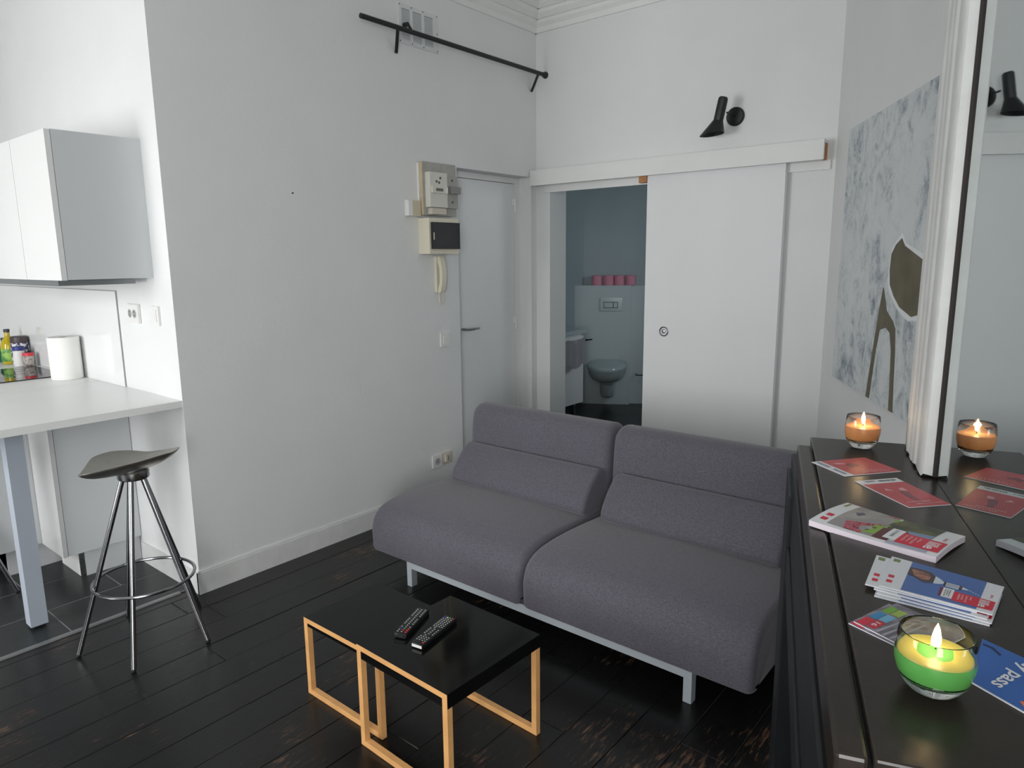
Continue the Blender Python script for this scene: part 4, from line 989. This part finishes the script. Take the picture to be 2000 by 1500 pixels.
# fanned stack of blue pocket guides
stone = mat('print_stone', (120, 84, 74), .4, rgb2=(176, 120, 104), nscale=60, noise=.1)
def pocket(label, q, z0, top, grp=True):
    sh = Sheet(q, z0, .0014, .0); t = thing('pocket_guide', label, 'booklet', sh.at(.5, .5), group='stack of blue pocket guides')
    sh.slab('pages', PAPER, t, 3); 
    sh.patch('printed_sky', PBLUE, t, R4(.20 if top else .22, .86, .0, .97), .0002)
    for b_ in ((.60, .76) if top else (.60, .76)): sh.patch('crimson_mark', CRIM, t, R4(.045, .10, b_, b_ + .085), .0002)
    sh.patch('green_mark', LGRN, t, R4(.03, .095, .05, .15), .0002)
    sh.patch('crimson_band', CRIM, t, R4(.64, .985, .60, .90), .0004)
    sh.patch('white_title_box', PWHITE, t, R4(.545, .64, .56, .86), .0004)
    if top:
        PS = mat('print_pale_stone', (206, 214, 224), .4); DS = mat('print_dark_stone', (74, 60, 62), .4); SS = mat('print_shade_stone', (128, 130, 146), .4)
        sh.patch('printed_column_base', DS, t, [(.20, .20), (.30, .18), (.40, .20), (.45, .32), (.44, .52), (.36, .58), (.28, .50), (.20, .44)], .0004)
        sh.patch('printed_column_base', stone, t, [(.22, .25), (.32, .23), (.38, .26), (.41, .36), (.40, .46), (.34, .50), (.26, .43)], .0005)
        sh.patch('printed_column', PS, t, [(.445, .28), (.49, .33), (.53, .40), (.53, .47), (.49, .51), (.445, .53)], .0005)
        sh.patch('printed_ring', DS, t, [(.535, .37), (.55, .37), (.55, .52), (.535, .52)], .0005)
        sh.patch('printed_column', PS, t, R4(.552, .665, .39, .52), .0005)
        for b_ in (.42, .465): sh.patch('printed_flute', SS, t, R4(.555, .66, b_, b_ + .02), .0006)
        sh.patch('printed_ring', DS, t, [(.665, .37), (.69, .39), (.69, .50), (.665, .52)], .0005)
        sh.patch('printed_spire', PS, t, [(.692, .40), (.73, .43), (.755, .455), (.73, .475), (.692, .49)], .0005)
        sh.patch('dark_tag', DRED, t, R4(.52, .543, .58, .86), .0005)
        sh.text('lille', PWHITE, t, .86, .945, .64, .87, .0007)
        for a_, b_, n_ in ((.80, .76, 3), (.765, .86, 7), (.73, .82, 5), (.70, .84, 6)): sh.marks(PINKT, t, a_ - .018, a_, .65, b_, n_)
        sh.marks(PGREY, t, .605, .615, .60, .82, 8); sh.marks(PGREY, t, .585, .595, .60, .80, 7); sh.marks(PGREY, t, .565, .575, .60, .83, 8)
        sh.text('2015', CRIM, t, .93, .95, .40, .52, .0005)
        for kk in range(4): sh.patch('printed_wisp', PWHITE, t, [(.75 + .025 * kk, .46 + .02 * kk), (.765 + .025 * kk, .455 + .02 * kk), (.772 + .025 * kk, .485 + .02 * kk)], .0005)
    return t
Q = [(.408, .168), (.449, .050), (.360, .015), (.302, .138)]
def shiftq(q, dt, dn, rot=0):
    ct_, cn_ = sum(p[0] for p in q) / 4, sum(p[1] for p in q) / 4; out_ = []
    for a_, b_ in q:
        x_, y_ = a_ - ct_, b_ - cn_; out_.append((ct_ + x_ * math.cos(rot) - y_ * math.sin(rot) + dt, cn_ + x_ * math.sin(rot) + y_ * math.cos(rot) + dn))
    return out_
lay = [(.016, .008, -.03), (.012, .004, -.015), (.006, .006, .01), (-.004, .017, -.03)]
for i, (dt_, dn_, r_) in enumerate(lay):
    lb = ['lowest pocket guide in the fanned stack beside the green candle', 'pocket guide second from the bottom of the fanned stack', 'pocket guide in the middle of the fanned stack', 'pocket guide directly under the top one, sliding out to the left'][i]
    pocket(lb, shiftq(Q, dt_, dn_, r_), HM + .0004 + i * .0019, False)
pocket('top pocket guide of the fanned stack, showing a stone column against blue sky', Q, HM + .0004 + 4 * .0019, True)

# grey transport leaflets behind the green candle
cityg = mat('print_city_grey', (118, 112, 124), .4, rgb2=(150, 146, 158), nscale=50, noise=.1, ramp=(.45, .55))
def leaf(label, q, z0, full):
    sh = Sheet(q, z0, .0012); t = thing('leaflet', label, 'leaflet', sh.at(.4, .5), group='grey leaflets beside the green candle'); sh.slab('paper', PAPER, t, 2)
    sh.patch('printed_street', cityg, t, R4(.0, 1, 0, 1), .0002)
    if full:
        LB = mat('print_light_blue', (120, 186, 222), .4); AZ = mat('print_azure', (54, 140, 196), .4); LI = mat('print_lime', (120, 178, 60), .4); PL = mat('print_pale_lime', (170, 196, 90), .4)
        for nm, m_, r_ in (('crimson_square', CRIM, R4(.02, .14, .72, .98)), ('crimson_square', CRIM, R4(.15, .27, .68, .95)), ('blue_square', AZ, R4(.02, .13, .44, .69)),
                        ('blue_square', LB, R4(.14, .26, .42, .66)), ('green_square', LI, R4(.02, .13, .16, .40)), ('green_square', PL, R4(.14, .26, .16, .38))):
            sh.patch(nm, m_, t, r_, .0004)
        sh.text('16', PWHITE, t, .17, .24, .74, .88, .0006)
        for k_ in range(3): sh.patch('pale_band', mat('print_pale_band', (176, 174, 186), .4), t, [(.34 + .1 * k_, .25), (.37 + .1 * k_, .25), (.34 + .1 * k_, .98), (.30 + .1 * k_, .98)], .0004)
    else:
        sh.patch('crimson_square', CRIM, t, R4(.02, .2, .60, .98), .0004)
ql = [(.512, .213), (.568, .145), (.498, .090), (.443, .160)]
leaf('lower grey leaflet of the two, its left corner sticking out beside the candle', ql, HM + .0004, False)
leaf('upper grey leaflet with green, blue and crimson squares beside the green candle', shiftq(ql, -.001, -.006, .04), HM + .0018, True)
# blue city pass leaflet right of the candle
qc = [(.575, .130), (.660, -.0005 + .050), (.560, .016), (.478, .098)]
qc = [(.600, .106), (.668, .045), (.566, .002), (.500, .072)]
cs = Sheet(qc, HM + .0004, .0012); t = thing('leaflet', 'blue city pass leaflet lying right of the green candle, against the mirror', 'leaflet', cs.at(.5, .5)); cs.slab('paper', PAPER, t, 2)
cs.patch('printed_blue', mat('print_deep_blue', (52, 100, 178), .35, noise=.06, nscale=14), t, R4(0, 1, 0, .985), .0002)
vs, fs = text_mesh('city pass'); bm = BM(); V = []
for x_, y_ in vs: V.append(bm.verts.new(F(.524 + .0675 * x_ + .0160 * y_, .0345 + .0565 * x_ - .0125 * y_, HM + .0004 + .0012 + .0006)))
for f in fs:
    try: bm.faces.new([V[i] for i in f])
    except ValueError: pass
mesh_obj('lettering', bm, PWHITE, t)
cs.patch('printed_streak', mat('print_navy', (30, 44, 84), .4), t, [(.02, .10), (.14, .08), (.24, .16), (.22, .20), (.12, .13), (.03, .14)], .0004)
cs.patch('printed_star', mat('print_orange', (236, 120, 70), .4), t, [(.52, .86), (.60, .80), (.66, .88), (.60, .94)], .0004)
